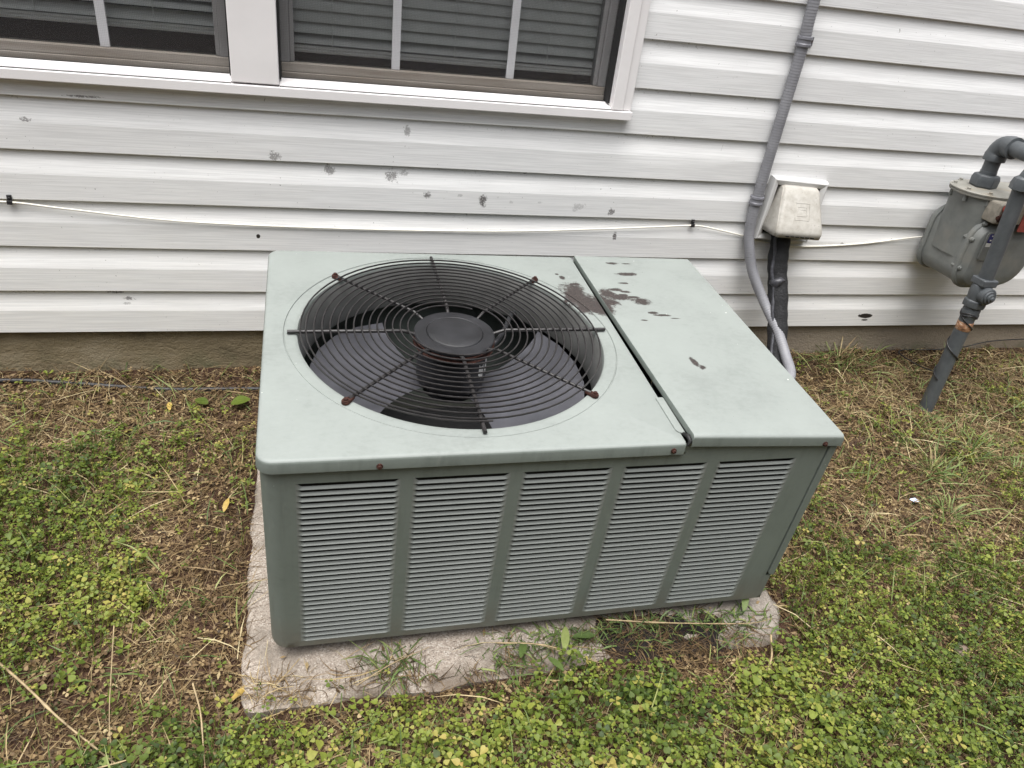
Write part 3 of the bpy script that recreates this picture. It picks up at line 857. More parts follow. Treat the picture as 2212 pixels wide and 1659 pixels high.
# motor with cap, bolted to the guard, and the fan
motor = MB().lathe([(0.064, T-0.024), (0.069, T-0.027), (0.0695, T-0.094), (0.066, T-0.107), (0.040, T-0.111), (0.012, T-0.112), (0.012, T-0.14)], (FC[0], FC[1], 0), seg=56).build('fan_motor', 'motor_black', ac, smooth=40)
MB().lathe([(0.074, T-0.0075), (0.0785, T-0.0060), (0.0790, T-0.0022), (0.0770, T-0.0004), (0.0590, T+0.0008), (0.0562, T+0.0002), (0.0550, T-0.0010), (0.0535, T+0.0012), (0.0500, T+0.0026), (0.02, T+0.0032), (0.001, T+0.0033)], (FC[0], FC[1], 0), seg=72).build('motor_cap', 'cap_black', motor, smooth=25)
MB().lathe([(0.072, T-0.007), (0.0795, T-0.009), (0.0765, T-0.0185), (0.0800, T-0.0215), (0.0740, T-0.0245), (0.066, T-0.030)], (FC[0], FC[1], 0), seg=56).build('rusty_flange', 'rust', motor, smooth=30)
stk = MB(); loops = []
for k in range(7):
    a = R_(-52+26*k/6)
    loops.append([(FC[0]+0.0700*math.cos(a), FC[1]+0.0700*math.sin(a), T-0.040-0.008*math.sin(k*.9)), (FC[0]+0.0700*math.cos(a), FC[1]+0.0700*math.sin(a), T-0.072+0.007*math.cos(k*1.3))])
stk.add([q for L in loops for q in L], [(2*i, 2*i+1, 2*i+3, 2*i+2) for i in range(3)])
stk.add([q for L in loops for q in L], [(2*i, 2*i+1, 2*i+3, 2*i+2) for i in range(4, 6)])
stk.build('sticker', 'sticker_white', motor)
MB().tube(smooth_path([(FC[0]+.062, FC[1]-.02, T-.03), (FC[0]+.10, FC[1]+.02, T-.02), (FC[0]+.16, FC[1]+.16, T-.05), (FC[0]+.19, FC[1]+.21, T-.10)], 6), 0.0052, 8).build('motor_wire', 'motor_black', motor, smooth=60)
hub = MB().lathe([(0.012, T-0.114), (0.045, T-0.116), (0.055, T-0.119), (0.055, T-0.130), (0.02, T-0.136)], (FC[0], FC[1], 0), seg=32).build('fan_hub', 'motor_black', ac, smooth=40)
mb = MB(); rows = []
for i, r in enumerate(np.linspace(0.045, 0.276, 9)):
    f = i/8
    a0 = R_(-28-26*f**0.7); a1 = R_(28+29*f**0.8)
    row = []
    for t in np.linspace(0, 1, 9):
        a = a0+(a1-a0)*t
        edge = 1-0.05*(abs(2*t-1)**3)*f
        z = T-0.120+0.016*f+(0.017*(t-0.5)*2)*(0.25+0.75*f)+0.004*math.sin(math.pi*t)
        row.append((r*edge*math.cos(a), r*edge*math.sin(a), z))
    rows.append(row)
mb.add([q for r in rows for q in r], [(i*9+j, i*9+j+1, (i+1)*9+j+1, (i+1)*9+j) for i in range(8) for j in range(8)])
proto = None
for a in (170, 336):
    if proto is None: o = proto = mb.build('fan_blade', 'blade_metal', hub, smooth=60)
    else: o = link(proto.copy(), hub)
    o.location = (FC[0], FC[1], 0); o.rotation_euler = (0, 0, R_(a))

# ------------------------------------------------------------------ concrete pad under the unit
PADZ = -0.0345
def pad_xy(u, v):
    x = -0.105+u*(1.008+0.105); y = -0.090+v*(0.79+0.09)
    return x, y
nu, nv = 90, 64
us = np.linspace(0, 1, nu); vs = np.linspace(0, 1, nv)
outl = rrect(0, 1, 0, 1, 0.0, 1)
V = []; F = []
for j, v in enumerate(vs):
    for i, u in enumerate(us):
        x, y = pad_xy(u, v)
        # pull the corners in
        for cx_, cy_, rr in ((-0.105, -0.09, .035), (1.008, -0.09, .10)):
            dx = abs(x-cx_); dy = abs(y-cy_)
            if dx < rr and dy < rr:
                px, py = rr-dx, rr-dy; L = math.hypot(px, py)
                mL = max(px, py)
                if L > 0:
                    k_ = mL/L
                    x = cx_+math.copysign(rr-px*k_, 1 if cx_ < .5 else -1) if cx_ < .5 else cx_-(rr-px*k_)
                    y = cy_+(rr-py*k_)
        ex = min(u*1.113, (1-u)*1.113); ey = min(v*0.88, (1-v)*0.88); e = min(ex, ey)
        jag = (float(vnoise(x, y, 14, 31))-.5)*0.016+(float(vnoise(x, y, 45, 32))-.5)*0.007
        if e < 0.02:
            if ex < 0.02: x += jag*(1-ex/0.02)
            if ey < 0.02: y += jag*(1-ey/0.02)
        z = PADZ-0.010*max(0, 1-e/0.014)**2+(float(vnoise(x, y, 30, 33))-.5)*0.0022+(float(vnoise(x, y, 7, 34))-.5)*0.004
        V.append((x, y, z))
for j in range(nv-1):
    for i in range(nu-1):
        a = j*nu+i; F.append((a, a+1, a+nu+1, a+nu))
bd = [i for i in range(nu)]+[j*nu+nu-1 for j in range(1, nv)]+[(nv-1)*nu+i for i in range(nu-2, -1, -1)]+[j*nu for j in range(nv-2, 0, -1)]
n0 = len(V)
for b in bd: V.append((V[b][0], V[b][1], PADZ-0.075))
for i in range(len(bd)):
    a, b = bd[i], bd[(i+1) % len(bd)]
    F.append((b, a, n0+i, n0+(i+1) % len(bd)))
mb = MB().add(V, F)
pad = mb.build('concrete_pad', 'pad', None, smooth=50)
pad.location = BASE; pad.rotation_euler = UE
tag(pad, 'rough beige concrete pad under the air conditioner, littered with clippings', 'concrete pad')

# ------------------------------------------------------------------ conduit, line set, cable, vent hood
def ribbed(path, r, pitch, amp):
    P = [Vector(q) for q in path]; out = [P[0]]; 
    step = pitch/3
    acc = 0.0
    for a, b in zip(P[:-1], P[1:]):
        L = (b-a).length; t = step-acc
        while t <= L:
            out.append(a+(b-a)*(t/L)); t += step
        acc = (acc+L) % step
    rs = [r+amp*(1 if i % 3 == 1 else (0.2 if i % 3 == 2 else -1)) for i in range(len(out))]
    return out, rs
cond = tag(empty('conduit', (1.236, -0.03, 0.02)), 'grey ribbed flexible conduit running down the siding to the air conditioner', 'conduit')
path = smooth_path([(1.232, -0.030, 2.05), (1.234, -0.030, 1.5), (1.236, -0.030, 1.05), (1.240, -0.0305, 0.95), (1.236, -0.031, 0.75), (1.233, -0.031, 0.543), (1.236, -0.034, 0.45), (1.247, -0.045, 0.395), (1.268, -0.064, 0.331), (1.305, -0.102, 0.259),
                    (1.331, -0.165, 0.199), (1.338, -0.235, 0.146), (1.310, -0.318, 0.120), (1.20, -0.40, 0.105), (1.05, -0.44, 0.11), (0.925, -0.45, 0.12)], 10)
pp, rs = ribbed(path, 0.0148, 0.0072, 0.00050)
MB().tube(pp, rs, 18).build('tube', 'conduit', cond, origin=cond.location, smooth=70)
for zc in (0.957, 0.540):
    xc = 1.240 if zc > .7 else 1.233
    mb = MB().lathe([(0.0158, zc-0.012), (0.0195, zc-0.0115), (0.0198, zc-0.006), (0.0180, zc-0.0035), (0.0180, zc+0.0035), (0.0198, zc+0.006), (0.0195, zc+0.0115), (0.0158, zc+0.012)], (xc, -0.0305, 0), seg=24)
    mb.box(xc+0.015, xc+0.036, -0.0165, -0.0125, zc-0.011, zc+0.011)
    mb.build('clamp', 'clamp_grey', cond, origin=cond.location, smooth=35)
    MB().lathe([(0.0045, -0.0160), (0.0045, -0.0195), (0.003, -0.0205)], (xc+0.028, 0, zc), 'y', 8).build('clamp_screw', 'rust', cond, origin=cond.location)

lset = tag(empty('refrigerant_line', (1.33, -0.05, 0.03)), 'black foam insulated refrigerant line dropping from under the vent hood', 'pipe')
path = smooth_path([(1.338, 0.03, 0.462), (1.338, -0.030, 0.455), (1.338, -0.048, 0.43), (1.341, -0.060, 0.37), (1.344, -0.085, 0.315), (1.345, -0.125, 0.245), (1.342, -0.160, 0.185), (1.330, -0.215, 0.110), (1.28, -0.30, 0.06), (1.15, -0.40, 0.06), (0.93, -0.46, 0.08)], 8)
rs = [0.0285+0.0018*math.sin(i*0.9)*math.sin(i*0.37) for i in range(len(path))]
MB().tube(path, rs, 18).build('foam_sleeve', 'foam', lset, origin=lset.location, smooth=60)
off = Vector((-0.024, -0.014, 0))
MB().tube([Vector(q)+off+Vector((0.003*math.sin(i*.5), 0, 0)) for i, q in enumerate(path[6:])], 0.0050, 10).build('control_wire', 'tape_grey', lset, origin=lset.location, smooth=60)
i0 = min(range(len(path)), key=lambda i: abs(path[i].z-0.325) if path[i].y < -.02 else 9)
MB().tube([path[i]+Vector((-0.011+.003*math.sin(i*2.3), -0.016, 0.0)) for i in range(i0-1, i0+3)], [0.013, 0.0225, 0.0205, 0.012], 14).build('tape_wrap', 'tape_grey', lset, origin=lset.location, smooth=60)

cab = tag(empty('wall_cable', (0.2, -0.016, 0.42)), 'thin cream cable sagging along the siding between black clips', 'cable')
path = smooth_path([(-1.9, -.018, .452), (-1.2, -.0165, .448), (-.76, -.0165, .459), (-.6553, -.0175, .4618), (-.5414, -.0165, .4494), (-.2894, -.0165, .4265), (.0798, -.017, .4192), (.4843, -.017, .4225), (.7873, -.017, .4373), (1.0311, -.0175, .4536), (1.0597, -.018, .4558), (1.1126, -.0175, .4504),
                    (1.232, -.0165, .4281), (1.2905, -.015, .4137), (1.4218, -.016, .3991), (1.6309, -.0165, .4111), (1.8583, -.0165, .4407), (2.1, -.0165, .46)], 8)
MB().tube(path, 0.0025, 8).build('cable', 'cable_cream', cab, origin=cab.location, smooth=70)
for (x, z) in ((-.6553, .4618), (1.0597, .4558)):
    mb = MB().box(x-0.0055, x+0.0055, -0.0225, -0.0125, z-0.0045, z+0.0045).box(x-0.0050, x+0.0050, -0.0175, -0.0122, z+0.0035, z+0.0160).lathe([(0.0028, -0.0172), (0.0028, -0.0196), (0.0015, -0.0202)], (x, 0, z+0.010), 'y', 8)
    mb.build('clip', 'plastic_black', cab, origin=cab.location, bevel=0.0012)

# vent hood, slightly crooked on the wall
HC = Vector((1.355, -0.012, 0.512))
hood = tag(empty('vent_hood', HC, (0, R_(2.8), 0)), 'dirty off-white plastic vent hood in a square frame between conduit and gas meter', 'vent hood')
hs_ = 0.0925; wi = 0.021
for k in range(4):
    a = R_(90*k); ca, sa = math.cos(a), math.sin(a)
    def q(u, v, y): return (u*ca-v*sa, y, u*sa+v*ca)
    e = hs_
    prof = [(e, 0.004), (e, -0.012), (e-0.004, -0.0235), (e-0.007, -0.0250), (e-wi+0.003, -0.0215), (e-wi, -0.0190), (e-wi, 0.004)]
    mb = MB(); mb.loft([[q(-d_+0.0004, d_, y) for d_, y in prof], [q(d_-0.0004, d_, y) for d_, y in prof]])
    mb.build('frame_side', 'vent_white', hood, smooth=25)
MB().box(-0.071, 0.071, -0.006, 0.006, -0.071, 0.071).build('back_plate', 'interior_dark', hood)
# hood body: sloping face, bulging sides
loops = []
secs = [(0.076, -0.016, 0.052, 0.030), (0.074, -0.030, 0.055, 0.032), (0.066, -0.042, 0.059, 0.040), (0.045, -0.053, 0.062, 0.050), (0.010, -0.072, 0.068, 0.066), (-0.020, -0.088, 0.072, 0.080), (-0.036, -0.0955, 0.0745, 0.088), (-0.042, -0.0965, 0.0750, 0.089), (-0.056, -0.0945, 0.0742, 0.087)]
for (z, yf, w, dd) in secs:
    rr = 0.010; L = []
    L.append((-w-0.006, yf+dd, z-.002)); L.append((-w-0.002, yf+rr, z))
    for k in range(4):
        a = R_(180+90*k/3); L.append((-w+rr+rr*math.cos(a), yf+rr+rr*math.sin(a), z))
    for k in range(4):
        a = R_(270+90*k/3); L.append((w-rr+rr*math.cos(a), yf+rr+rr*math.sin(a), z))
    L.append((w+0.002, yf+rr, z)); L.append((w+0.004, yf+dd, z-.002))
    loops.append(L)
mb = MB(); n = len(loops[0])
mb.add([q_ for L in loops for q_ in L], [(i*n+j, i*n+j+1, (i+1)*n+j+1, (i+1)*n+j)[::-1] for i in range(len(loops)-1) for j in range(n-1)])
mb.add(loops[0], [tuple(range(n))])
hb_ = mb.build('hood', 'hood', hood, smooth=40)
so = hb_.modifiers.new('solid', 'SOLIDIFY'); so.thickness = 0.002; so.offset = -1
for k in range(6):
    x = -0.040+k*0.0165
    MB().box(x-0.0055, x+0.0055, -0.0975, -0.0950, -0.0525, -0.0495).build('slot', 'rubber_black', hb_)
# worn raised emblem on the face
def face_y(z): return -0.053-(0.045-z)/(0.045+0.020)*0.035
mb = MB()
for (x0, x1, z0, z1) in ((-0.024, 0.024, -0.006, 0.036), (-0.016, 0.014, 0.004, 0.026)):
    ol = [(x0, z0), (x1, z0), (x1, z1), (x0, z1), (x0, z0)]
    mb.tube([(x, face_y(z)-0.0002, z) for x, z in ol], 0.0008, 6)
mb.tube([(-0.006, face_y(.02)-.0002, .02), (0.012, face_y(.02)-.0002, .02), (0.010, face_y(.011)-.0002, .011)], 0.0008, 6)
mb.build('emblem', 'hood', hb_, smooth=60)

# ------------------------------------------------------------------ gas meter with its riser and pipes
GM = Vector((1.857, -0.30, -0.028))
gm = tag(empty('gas_meter', GM), 'grey gas meter on dark pipes with a riser from the ground', 'gas meter')
GB = dict(parent=gm, origin=GM)
def mo(ins): return rrect(1.838+ins, 2.078-ins, 0.353+ins, 0.560-ins, (max(.058-ins, .01), max(.09-ins, .01), max(.055-ins, .01), max(.055-ins, .01)), 8)
def ml(ins, y): return [(x, y, z) for x, z in mo(ins)]
body = MB().loft([ml(0.010, -0.04), ml(0.006, -0.06), ml(0.008, -0.10), ml(0.008, -0.15), ml(0.006, -0.19), ml(0.010, -0.21)]).build('meter_body', 'meter', smooth=45, **GB)
cf = MB().loft([ml(0.002, -0.192), ml(0.0, -0.194), ml(0.0, -0.204), ml(0.003, -0.207), ml(0.007, -0.208), ml(0.010, -0.214), ml(0.018, -0.226), ml(0.032, -0.232), ml(0.055, -0.234), ml(0.08, -0.2345)]).build('front_cover', 'meter', smooth=28, **GB)
MB().loft([ml(0.032, -0.020), ml(0.016, -0.024), ml(0.008, -0.034), ml(0.003, -0.040), ml(0.0, -0.043), ml(0.0, -0.053), ml(0.002, -0.056)]).build('rear_cover', 'meter', smooth=28, **GB)
def ell(cx_, cy_, a, b, z, n=48, pw=2.4):
    L = []
    for k in range(n):
        t = 2*math.pi*k/n; c_, s_ = math.cos(t), math.sin(t)
        L.append((cx_+a*math.copysign(abs(c_)**(2/pw), c_), cy_+b*math.copysign(abs(s_)**(2/pw), s_), z))
    return L
MCX, MCY = 1.958, -0.128
MB().loft([ell(MCX, MCY, .118, .076, .44, 48, 4), ell(MCX, MCY, .123, .079, .53, 48, 4), ell(MCX, MCY, .128, .080, .58, 48, 3.4), ell(MCX, MCY, .138, .084, .612, 48, 2.8), ell(MCX, MCY, .143, .087, .622)]).build('upper_case', 'meter', smooth=50, **GB)
top = MB().loft([ell(MCX, MCY, .146, .088, .618), ell(MCX, MCY, .152, .092, .6185), ell(MCX, MCY, .153, .093, .6235), ell(MCX, MCY, .149, .090, .6245), ell(MCX, MCY, .153, .093, .6255), ell(MCX, MCY, .154, .094, .6300), ell(MCX, MCY, .150, .090, .6325), ell(MCX, MCY, .138, .080, .6330), ell(MCX, MCY, .120, .068, .6365), ell(MCX, MCY, .07, .04, .6385)]).build('meter_top', 'meter_top', smooth=28, **GB)
for k in range(10):
    t = 2*math.pi*(k+.35)/10
    x = MCX+.141*math.copysign(abs(math.cos(t))**(.833), math.cos(t)); y = MCY+.083*math.copysign(abs(math.sin(t))**.833, math.sin(t))
    MB().lathe([(0.0085, .6325), (0.0085, .6338), (0.0052, .6340), (0.0052, .6385), (0.004, .6395)], (x, y, 0), seg=8).build('bolt', 'meter_top', top, origin=GM, smooth=30)
    MB().lathe([(0.0055, .6185), (0.0055, .600), (0.0035, .597)], (x, y, 0), seg=8).build('bolt', 'meter', top, origin=GM, smooth=30)
for (x, z) in ((1.846, .506), (1.847, .418), (1.885, .366), (1.99, .364), (2.062, .41), (2.068, .50), (1.868, .553), (2.04, .553)):
    MB().lathe([(0.0072, -0.205), (0.0072, -0.2125), (0.0045, -0.2135), (0.0040, -0.2165)], (x, 0, z), 'y', 10).build('bolt', 'meter', cf, origin=GM, smooth=30)
    MB().lathe([(0.0055, -0.196), (0.0055, -0.180), (0.004, -0.178)], (x, 0, z), 'y', 8, ).build('bolt', 'meter', cf, origin=GM, smooth=30)
# badge plate on the cover
pl = rrect(1.866, 1.956, 0.452, 0.538, .010, 5)
MB().loft([[(x, -0.2340, z) for x, z in pl], [(x, -0.2362, z) for x, z in pl], [(1.911+(x-1.911)*.96, -0.2368, .495+(z-.495)*.96) for x, z in pl]]).build('badge_plate', 'meter', cf, origin=GM, smooth=30)
bp = rrect(1.872, 1.943, 0.506, 0.533, .004, 4)
bd_ = MB().loft([[(x, -0.2366, z) for x, z in bp], [(x, -0.2374, z) for x, z in bp]]).build('badge', 'badge_blue', cf, origin=GM)
MB().box(1.872, 1.943, -0.2373, -0.2366, 0.4945, 0.5055).build('badge', 'badge_white', cf, origin=GM)
mb = MB()
for (x, z, w, h_) in ((1.892, .5255, .004, .003), (1.898, .5255, .003, .003), (1.903, .5255, .005, .003), (1.910, .5255, .004, .003), (1.891, .512, .005, .004), (1.898, .5145, .003, .003), (1.904, .511, .005, .006), (1.912, .513, .003, .004), (1.924, .5255, .006, .003), (1.932, .512, .005, .004)):
    mb.box(x-.012, x+w-.012, -0.2380, -0.2374, z, z+h_)
mb.build('badge_mark', 'badge_white', cf, origin=GM)
# index box with two ports, red tag
ib = MB().loft([[(x, y, z) for x, z in rrect(1.858, 2.02, .563, .622, .006, 3)] for y in (-0.19, -0.238)]+[[(1.944+(x-1.944)*.95, -0.2445, .590+(z-.590)*.9) for x, z in rrect(1.858, 2.02, .563, .622, .006, 3)]]).build('index_box', 'index_beige', smooth=30, **GB)
MB().lathe([(0.012, -0.240), (0.0122, -0.252), (0.0085, -0.253), (0.0080, -0.247)], (1.8775, 0, .609), 'y', 18).build('port', 'port_red', ib, origin=GM, smooth=35)
MB().lathe([(0.0112, -0.240), (0.0114, -0.2505), (0.0075, -0.2515), (0.0065, -0.246)], (1.8705, 0, .582), 'y', 18).build('port', 'rust', ib, origin=GM, smooth=35)
tagp = rrect(1.946, 2.03, .5455, .604, .004, 3)
MB().loft([[(x, -0.2465, z) for x, z in tagp], [(x, -0.2490, z) for x, z in tagp]]).build('red_tag', 'tag_red', smooth=30, **GB)
# inlet pipe: nut, nipple, elbow, pipe coming off the wall
PX, PY = 1.887, -0.128
MB().lathe([(0.028, .634), (0.0375, .640), (0.0385, .660), (0.0345, .672), (0.022, .6735)], (PX, PY, 0), seg=6, rot=.35).build('union_nut', 'pipe', smooth=30, bevel=0.0025, **GB)
MB().lathe([(0.0225, .667), (0.0225, .682), (0.0212, .6825), (0.0212, .735)], (PX, PY, 0), seg=24).build('nipple', 'pipe', smooth=40, **GB)
ep = [(PX, PY, .712), (PX, PY, .7285)]+[(PX, PY-.030+.030*math.cos(a), .7290+.030*math.sin(a)) for a in np.linspace(.15, math.pi/2-.12, 7)]+[(PX-.002, PY-.030-.006, .759), (PX-.004, PY-.055, .759)]
MB().tube(ep, [.0295, .0295]+[.0272]*7+[.0295, .0295], 24).build('elbow', 'pipe', smooth=50, **GB)
MB().tube([(PX-.003, PY-.05, .759), (PX-.010, PY-.24, .754)], .0213, 24).tube([(PX-.010, PY-.235, .754), (PX-.012, PY-.27, .753), (PX+.0, PY-.292, .752), (PX+.03, PY-.30, .752)], .0285, 20).tube([(PX+.02, PY-.30, .752), (PX+.45, PY-.30, .752)], .0213, 20).build('inlet_pipe', 'pipe', smooth=50, **GB)
# riser
RX, RY = 1.856, -0.30
MB().tube([(RX+.003, RY, -.12), (RX, RY, 0.1), (RX-.001, RY, 0.342)], .0208, 24).build('riser_pipe', 'pipe', smooth=50, **GB)
MB().tube([(RX, RY, 0.30), (RX, RY, 0.312), (RX, RY, 0.33), (RX, RY, .338)], [.0212, .0238, .0238, .0212], 24).build('coupling', 'pipe', smooth=40, **GB)
MB().tube([(RX, RY, 0.262), (RX, RY, 0.263), (RX, RY, 0.289), (RX, RY, .290)], [.0208, .0216, .0216, .0208], 24).build('copper_band', 'copper', smooth=40, **GB)
vz = 0.383
vb = MB().lathe([(0.0300, vz-.046), (0.0310, vz-.043), (0.0310, vz-.026), (0.0270, vz-.022)], (RX, RY, 0), seg=8, rot=.2).lathe([(0.0260, vz-.024), (0.0280, vz-.008), (0.0280, vz+.010), (0.0255, vz+.022)], (RX, RY, 0), seg=20).lathe([(0.0265, vz+.020), (0.0345, vz+.023), (0.0345, vz+.040), (0.0310, vz+.043)], (RX-.001, RY, 0), seg=4, rot=R_(45)).build('valve_body', 'pipe', smooth=30, bevel=0.002, **GB)
MB().lathe([(0.0245, RY-.018), (0.0250, RY-.034), (0.0225, RY-.036), (0.0190, RY-.0362), (0.0185, RY-.041), (0.0125, RY-.0415), (0.0120, RY-.047), (0.0065, RY-.0475), (0.006, RY-.052), (0.003, RY-.053)], (RX, 0, vz-.002), 'y', 24).build('valve_plug', 'pipe', vb, origin=GM, smooth=30)
MB().tube([(RX-.001, RY, .418), (RX-.012, RY, .56), (RX-.024, RY, .690)], .0200, 24).build('outlet_pipe', 'pipe', smooth=50, **GB)
MB().lathe([(0.0205, .676), (0.0290, .680), (0.0290, .696), (0.0260, .708), (0.018, .714)], (RX-.025, RY, 0), seg=8).tube([(RX-.025, RY, .700), (RX-.02, RY-.004, .725), (RX+.01, RY-.008, .74), (RX+.06, RY-.01, .74), (RX+.4, RY-.01, .74)], .0205, 16).build('top_fitting', 'pipe', smooth=35, **GB)
# tracer wire wound round the riser
path = []
for i in range(60):
    t = i/59; a = 1.2+t*2*math.pi*2.3; z = .318-.012*t
    path.append((RX+.0235*math.cos(a), RY+.0235*math.sin(a), z+.004*math.sin(i*.7)))
for i in range(1, 50):
    t = i/49; a = 1.2+2*math.pi*2.3+t*2*math.pi*2.1; z = .306-.21*t
    path.append((RX+.0232*math.cos(a), RY+.0232*math.sin(a), z))
path += smooth_path([path[-1], (1.885, -.27, .088), (1.91, -.15, .055), (1.95, -.025, .034), (2.10, -.014, .030), (2.22, -.012, .036), (2.36, -.010, .060), (2.6, -.010, .062), (3.0, -.012, .03)], 8)[1:]
tw = MB().tube(path, .0022, 6).build('tracer_wire', 'plastic_black', None, origin=(1.95, -.03, .0), smooth=60)
tag(tw, 'thin black tracer wire wound round the gas riser and along the foundation', 'wire')
# black hose lying along the foundation on the left
hp = [(-1.6, -.05, .012), (-1.1, -.045, .010), (-.766, -.037, .013), (-.62, -.048, .012), (-.495, -.064, .013), (-.36, -.074, .012), (-.223, -.083, .010), (-.12, -.095, .004), (.0, -.11, -.004)]
hp = [(x, y, float(gz(x, y))+.0035) for x, y, z in hp]
hz_ = MB().tube(smooth_path(hp, 8), .0062, 10).build('ground_hose', 'plastic_black', None, origin=(-.5, -.06, .005), smooth=60)
tag(hz_, 'thin black hose lying on the ground at the foot of the foundation', 'hose')

# ------------------------------------------------------------------ vegetation
POLY = [(-1.15, 0.0), (-.95, -1.30), (-.2, -1.60), (1.5, -1.80), (2.1, -1.30), (3.1, -.35), (3.1, 0.0)]
def inpoly(x, y):
    ins = np.zeros(len(x), bool)
    for i in range(len(POLY)):
        x1, y1 = POLY[i]; x2, y2 = POLY[(i+1) % len(POLY)]
        if y1 == y2: continue
        c_ = ((y1 > y) != (y2 > y)) & (x < (x2-x1)*(y-y1)/(y2-y1)+x1)
        ins ^= c_
    return ins
def padloc(x, y):
    return x-BASE.x, (y-BASE.y)/0.9974+0.0025
def onpad(x, y, m=0.0):
    xl, yl = padloc(x, y)
    return (xl > -.105-m) & (xl < 1.0+m) & (yl > -.088-m) & (yl < .79)
def underunit(x, y):
    xl, yl = padloc(x, y)
    return (xl > -.04) & (xl < .94) & (yl > .02) & (yl < .68)
def surf(x, y):
    xl, yl = padloc(x, y)
    pz = BASE.z-.0077*xl+.0722*yl+PADZ*.9974
    return np.where(onpad(x, y, -.008), np.maximum(gz(x, y), pz), gz(x, y))
def blob(x, y, lst):
    s_ = np.zeros(len(x))
    for (cx_, cy_, rx, ry, w) in lst: s_ += w*np.exp(-((x-cx_)/rx)**2-((y-cy_)/ry)**2)
    return s_
def green(x, y):
    g_ = 0.40+blob(x, y, [(-.60, -.68, .20, .32, 1.15), (-.62, -.38, .16, .12, .45), (.45, -1.24, 1.1, .15, 1.05), (-.16, -1.06, .14, .07, .55), (1.20, -1.16, .45, .22, .95), (1.55, -.95, .40, .13, .55), (1.13, -.80, .10, .16, .45), (.30, -1.09, .7, .05, .35), (-.40, -.80, .10, .10, .4),
                          (-.20, -.66, .08, .36, -.60), (-.42, -.40, .22, .22, .28), (-.36, -.72, .12, .25, .30), (-.43, -1.00, .14, .07, -1.0), (1.50, -.73, .26, .09, -.65), (1.25, -.42, .30, .22, -.50), (1.9, -.7, .4, .2, .25), (.86, -1.01, .16, .055, -.75), (.68, -.98, .2, .06, -.8), (.6, -.05, 3.0, .17, -.75), (1.75, -.35, .4, .18, -.2), (1.33, -1.10, .06, .035, -.7), (1.75, -1.25, .3, .25, -.2)])
    nz = (vnoise(x, y, 6, 41)-.5)*.9+(vnoise(x, y, 17, 42)-.5)*1.0+(vnoise(x, y, 45, 43)-.5)*.7
    return g_+nz
def sample(n):
    x = rng.uniform(-1.15, 3.1, n); y = rng.uniform(-1.80, -.004, n)
    k = inpoly(x, y) & ~underunit(x, y)
    return x[k], y[k]

def blades(name, mat, x, y, az, L, w, elev, curl, tone, nseg=3, lift=0.0, sway=0.3):
    n = len(x)
    z0 = surf(x, y)+lift
    ds = L/nseg
    P = [np.stack([x, y, z0], -1)]
    e = elev.copy(); a = az.copy(); bend = rng.normal(0, sway, n)
    for s_ in range(nseg):
        dx = np.stack([np.cos(e)*np.cos(a), np.cos(e)*np.sin(a), np.sin(e)], -1)
        P.append(P[-1]+dx*ds[:, None])
        e = e-curl/nseg; a = a+bend/nseg
    for s_ in range(1, nseg+1):          # keep lying blades on the surface
        zz = surf(P[s_][:, 0], P[s_][:, 1])+0.0008
        P[s_][:, 2] = np.maximum(P[s_][:, 2], zz)
    roll = rng.uniform(-.9, .9, n)
    side = np.stack([-np.sin(az)*np.cos(roll), np.cos(az)*np.cos(roll), np.sin(roll)], -1)
    tp = np.array([0.7, 1.0, 0.85, 0.12]) if nseg == 3 else np.linspace(1, .15, nseg+1)
    V = np.empty((n, nseg+1, 2, 3))
    for s_ in range(nseg+1):
        V[:, s_, 0] = P[s_]-side*(w*tp[s_]/2)[:, None]
        V[:, s_, 1] = P[s_]+side*(w*tp[s_]/2)[:, None]
    b = (np.arange(n)*(nseg+1)*2)[:, None, None]
    q = np.array([[2*i, 2*i+1, 2*i+3, 2*i+2] for i in range(nseg)])[None]
    F = (b+q).reshape(-1, 4)
    t = np.repeat(np.clip(tone, 0, 1), (nseg+1)*2)
    return mesh_np(name, V.reshape(-1, 3), F, mat, t, smooth=True)

# dead grass, lying every way
x, y = sample(250000)
g_ = green(x, y); op = onpad(x, y, .0)
xl, yl = padloc(x, y)
strip = np.exp(-((yl+.075)/.035)**2)*1.0+blob(x, y, [(.12, -.985, .05, .03, 1.0), (.36, -.99, .05, .03, .9), (.62, -.965, .22, .04, 1.3), (-.10, -1.0, .03, .05, .4)])
prob = np.where(op, np.clip(strip*(vnoise(x, y, 26, 51)*1.9-.5), 0, 1)*.8, np.clip(.74-.30*g_+(vnoise(x, y, 11, 55)-.5)*.9, .18, 1))
k = rng.random(len(x)) < prob
x, y, op = x[k], y[k], op[k]; n = len(x)
brown = vnoise(x, y, 4, 52)*.5+vnoise(x, y, 15, 53)*.5
tone = np.clip(rng.normal(.45, .27, n)+(brown-.5)*.6-.10*np.exp(-((y+1.0)/.07)**2), 0, .97)
soil_shade_m = np.clip(blob(x, y, [(1.38, -.07, .32, .07, 1.0), (-.19, -.6, .08, .36, .85), (.70, -.98, .24, .06, .9), (.3, -1.045, .5, .02, .5)]), 0, 1)  # darker patches; the band left of the pad is shade painted into the tone
tone = tone*(1-.65*soil_shade_m)
L = rng.gamma(3.0, .0105, n)+.008
blades('dead_grass', 'dead_blade', x, y, rng.uniform(0, 2*np.pi, n), L, rng.uniform(.0007, .0019, n), rng.normal(.20, .26, n), rng.normal(.35, .5, n), tone, 3, .001+.0, .8)
tag(bpy.data.objects['dead_grass'], 'matted dead brown and tan grass clippings covering the soil', 'dead grass', kind='stuff')

